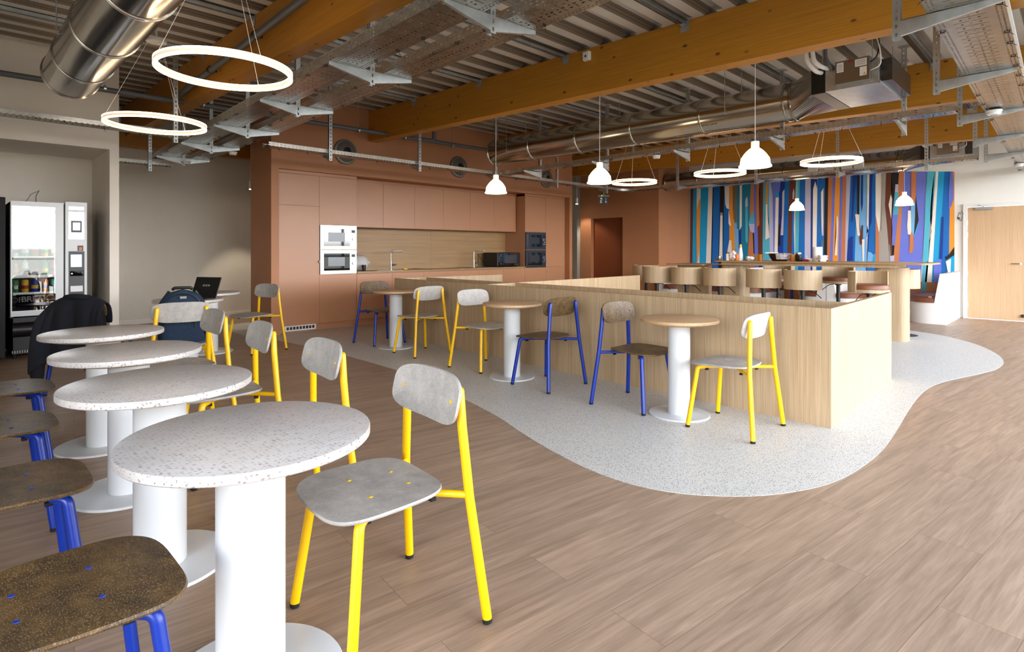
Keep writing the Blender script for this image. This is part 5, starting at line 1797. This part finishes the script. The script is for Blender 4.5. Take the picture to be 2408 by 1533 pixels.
# ------------------------------------------------------------------ ring lights
def ring_light(label, x, y, z, R, zc):
    t = thing('ring_light', label, 'pendant light', (x, y, z), 0, 'suspended LED ring lights')
    w, h = .018, .024
    bm = NB()
    lathe(bm, [(R - w, -h * .55), (R + w * 0 + .0, -h * .55), (R, h * .55), (R - w, h * .55), (R - w, -h * .55)], 96)
    obj('ring_body', bm, M['ring_body'], t, True)
    for zz in (-h * .55 - .0045, h * .55 + .0045):
        bm = NB(); lathe(bm, [(R - w - .002, zz - .0045), (R + .002, zz - .0045), (R + .002, zz + .0045), (R - w - .002, zz + .0045), (R - w - .002, zz - .0045)], 96)
        obj('led_strip', bm, M['led'], t, True)
    bm = NB(); lathe(bm, [(0, zc - z), (.088, zc - z), (.092, zc - z + .008), (.092, zc - z + .03), (0, zc - z + .03)], 40)
    cn = obj('ceiling_rose', bm, M['white'], t, True)
    bm = NB(); cyl(bm, (0, 0), .012, zc - z + .03, zdeck(y) - z, 10); obj('stem', bm, M['white'], cn)
    for k in range(3):
        a = math.radians(40 + 120 * k)
        bm = NB(); tube(bm, [(R * math.cos(a), R * math.sin(a), .01), (.07 * math.cos(a), .07 * math.sin(a), zc - z)], .0018, 5)
        obj('suspension_wire', bm, M['cap_white'], t)
    return t
for a in (('large glowing ring light nearest the camera, top left', 1.385, 4.17, 2.50, .428, 3.36), ('second glowing ring light at the left, in front of the paired trays', 1.49, 6.42, 2.50, .436, 3.30),
          ('leftmost of the three glowing ring lights before the mural', 8.95, 5.79, 2.50, .40, 3.40), ('middle one of the three glowing ring lights before the mural', 8.88, 4.14, 2.50, .395, 3.36),
          ('rightmost of the three glowing ring lights before the mural', 8.80, 2.49, 2.50, .385, 3.32)):
    ring_light(*a)

# ------------------------------------------------------------------ pendant lamps
def pendant(label, x, y, z):
    t = thing('pendant_lamp', label, 'pendant light', (x, y, z), 0, 'white bell pendant lamps')
    R = .150
    bm = NB()
    lathe(bm, [(R - .006, 0), (R, .004), (R, .014), (R - .008, .02), (R - .012, .03), (R - .02, .085), (R - .030, .10), (R - .05, .13), (R - .075, .158), (.052, .178), (.040, .186),
               (.034, .186), (R - .085, .155), (R - .038, .10), (R - .024, .03), (R - .014, 0), (R - .006, 0)], 56)
    sh = obj('lamp_shade', bm, M['shade_glow'], t, True)
    bm = NB(); lathe(bm, [(0, .186), (.038, .186), (.038, .245), (.035, .250), (0, .250)], 32)
    obj('neck', bm, M['shade_neck'], t, True)
    bm = NB(); cyl(bm, (0, 0), .0028, .25, zdeck(y) - z, 8)
    obj('cord', bm, M['cap_white'], t)
    bm = NB(); bmesh.ops.create_uvsphere(bm, u_segments=20, v_segments=12, radius=.04)
    b_ = obj('bulb', bm, M['spot'], t, True); b_.location = (0, 0, .075)
    return t
for a in (('first bell pendant lamp from the left, before the kitchen', 5.33, 5.64, 2.035), ('second bell pendant lamp from the left, above the oak partition', 5.56, 4.08, 2.06), ('largest bell pendant lamp, hanging nearest the camera', 5.59, 2.25, 2.07),
          ('small bell pendant lamp before the middle of the mural', 12.75, 4.26, 2.10), ('small bell pendant lamp before the right part of the mural', 12.75, 2.36, 2.10)):
    pendant(*a)

# ------------------------------------------------------------------ small ceiling devices
def detector(label, x, y, z, r=.05, group='round white detectors'):
    t = thing('smoke_detector', label, 'detector', (x, y, z), 0, group)
    bm = NB(); lathe(bm, [(0, 0), (r * .8, .0), (r, .012), (r, .03), (r * 1.12, .034), (r * 1.12, .045), (0, .045)], 28); obj('body', bm, M['cap_white'], t, True)
    bm = NB(); lathe(bm, [(r * .35, -.001), (r * .4, -.003), (r * .45, -.001)], 20); obj('sensor_ring', bm, M['grey'], t, True)
detector('white smoke detector under the paired trays', 2.90, 8.45, 2.60)
detector('white smoke detector under the corridor end of the paired trays', 2.70, 9.85, 2.60)
detector('white round detector on the tray below the silver duct', 7.08, 4.22, 2.545)
detector('white detector under the wide window side tray', 7.35, .62, 2.60, .06)
detector('white detector far along the wide window side tray', 12.2, .72, 2.60, .055)
t = thing('sensor_box', 'white square sensor box on the side of the long timber beam', 'sensor', (5.05, 3.86, 3.40))
bm = NB(); box(bm, -.05, 0, -.045, .045, -.05, .05, bev=.01); obj('housing', bm, M['cap_white'], t)
bm = NB(); box(bm, -.052, -.05, -.01, .01, -.015, .005); obj('lens', bm, M['black'], t)
t = thing('spot_light', 'small white cylinder downlight in the left corridor beside the terracotta pillar', 'spotlight', (3.98, 10.7, 2.37))
bm = NB(); cyl(bm, (0, 0), .033, 0, .15, 24); cyl(bm, (0, 0), .005, .15, 1.27, 8); obj('housing', bm, M['cap_white'], t, True)
bm = NB(); cyl(bm, (0, 0), .03, -.004, 0, 24); obj('lens', bm, M['spot'], t)
sl = bpy.data.lights.new('spot_beam', 'SPOT'); sl.energy = 45; sl.spot_size = math.radians(70); sl.spot_blend = .4; sl.color = (1, .86, .68); sl.shadow_soft_size = .03
so = bpy.data.objects.new('spot_beam', sl); link(so, t); so.location = (0, 0, -.02)
t = thing('spot_light', 'added white cylinder downlight to brighten the lobby right of the kitchen', 'spotlight', (11.62, 9.25, 2.45))  # invented fixture, added so the lobby wall gets some light
bm = NB(); cyl(bm, (0, 0), .033, 0, .15, 24); cyl(bm, (0, 0), .005, .15, 1.15, 8); obj('housing', bm, M['cap_white'], t, True)
bm = NB(); cyl(bm, (0, 0), .03, -.004, 0, 24); obj('lens', bm, M['spot'], t)
sl = bpy.data.lights.new('spot_beam', 'SPOT'); sl.energy = 25; sl.spot_size = math.radians(110); sl.spot_blend = .4; sl.color = (1, .86, .68); sl.shadow_soft_size = .03  # beam of the added downlight, brightens the lobby strip
so = bpy.data.objects.new('spot_beam', sl); link(so, t); so.location = (0, 0, -.02)
# exit sign hanging under the kitchen tray corner
t = thing('exit_sign', 'small hanging exit sign with an arrow and a green light at the lobby', 'sign', (10.3, 7.45, 2.30), -.94)
bm = NB(); box(bm, -.12, .12, -.025, .025, .13, .165, bev=.004); obj('housing', bm, M['grey'], t)
bm = NB(); box(bm, -.10, .10, -.004, .004, -.03, .13); pl_ = obj('sign_plate', bm, M['black'], t)
bm = NB()
for sy in (-.0046, .0046):
    box(bm, .045, .052, min(sy, sy * 1.1), max(sy, sy * 1.1), .02, .11)
    a = [bm.verts.new((xx, sy * 1.05, zz)) for xx, zz in ((.028, .03), (.069, .03), (.0485, -.005))]
    bm.faces.new(a)
    box(bm, -.075, -.03, min(sy, sy * 1.1), max(sy, sy * 1.1), .085, .11); box(bm, -.04, -.03, min(sy, sy * 1.1), max(sy, sy * 1.1), .05, .09)
    box(bm, -.075, -.05, min(sy, sy * 1.1), max(sy, sy * 1.1), .045, .065); box(bm, -.075, -.04, min(sy, sy * 1.1), max(sy, sy * 1.1), .0, .03)
obj('pictogram', bm, M['paper'], pl_)
bm = NB(); box(bm, -.05, -.03, -.028, -.022, .15, .16); obj('indicator', bm, M['green_led'], t)
bm = NB(); tube(bm, [(0, 0, .165), (0, 0, .30)], .006, 6); obj('stem', bm, M['galv'], t)
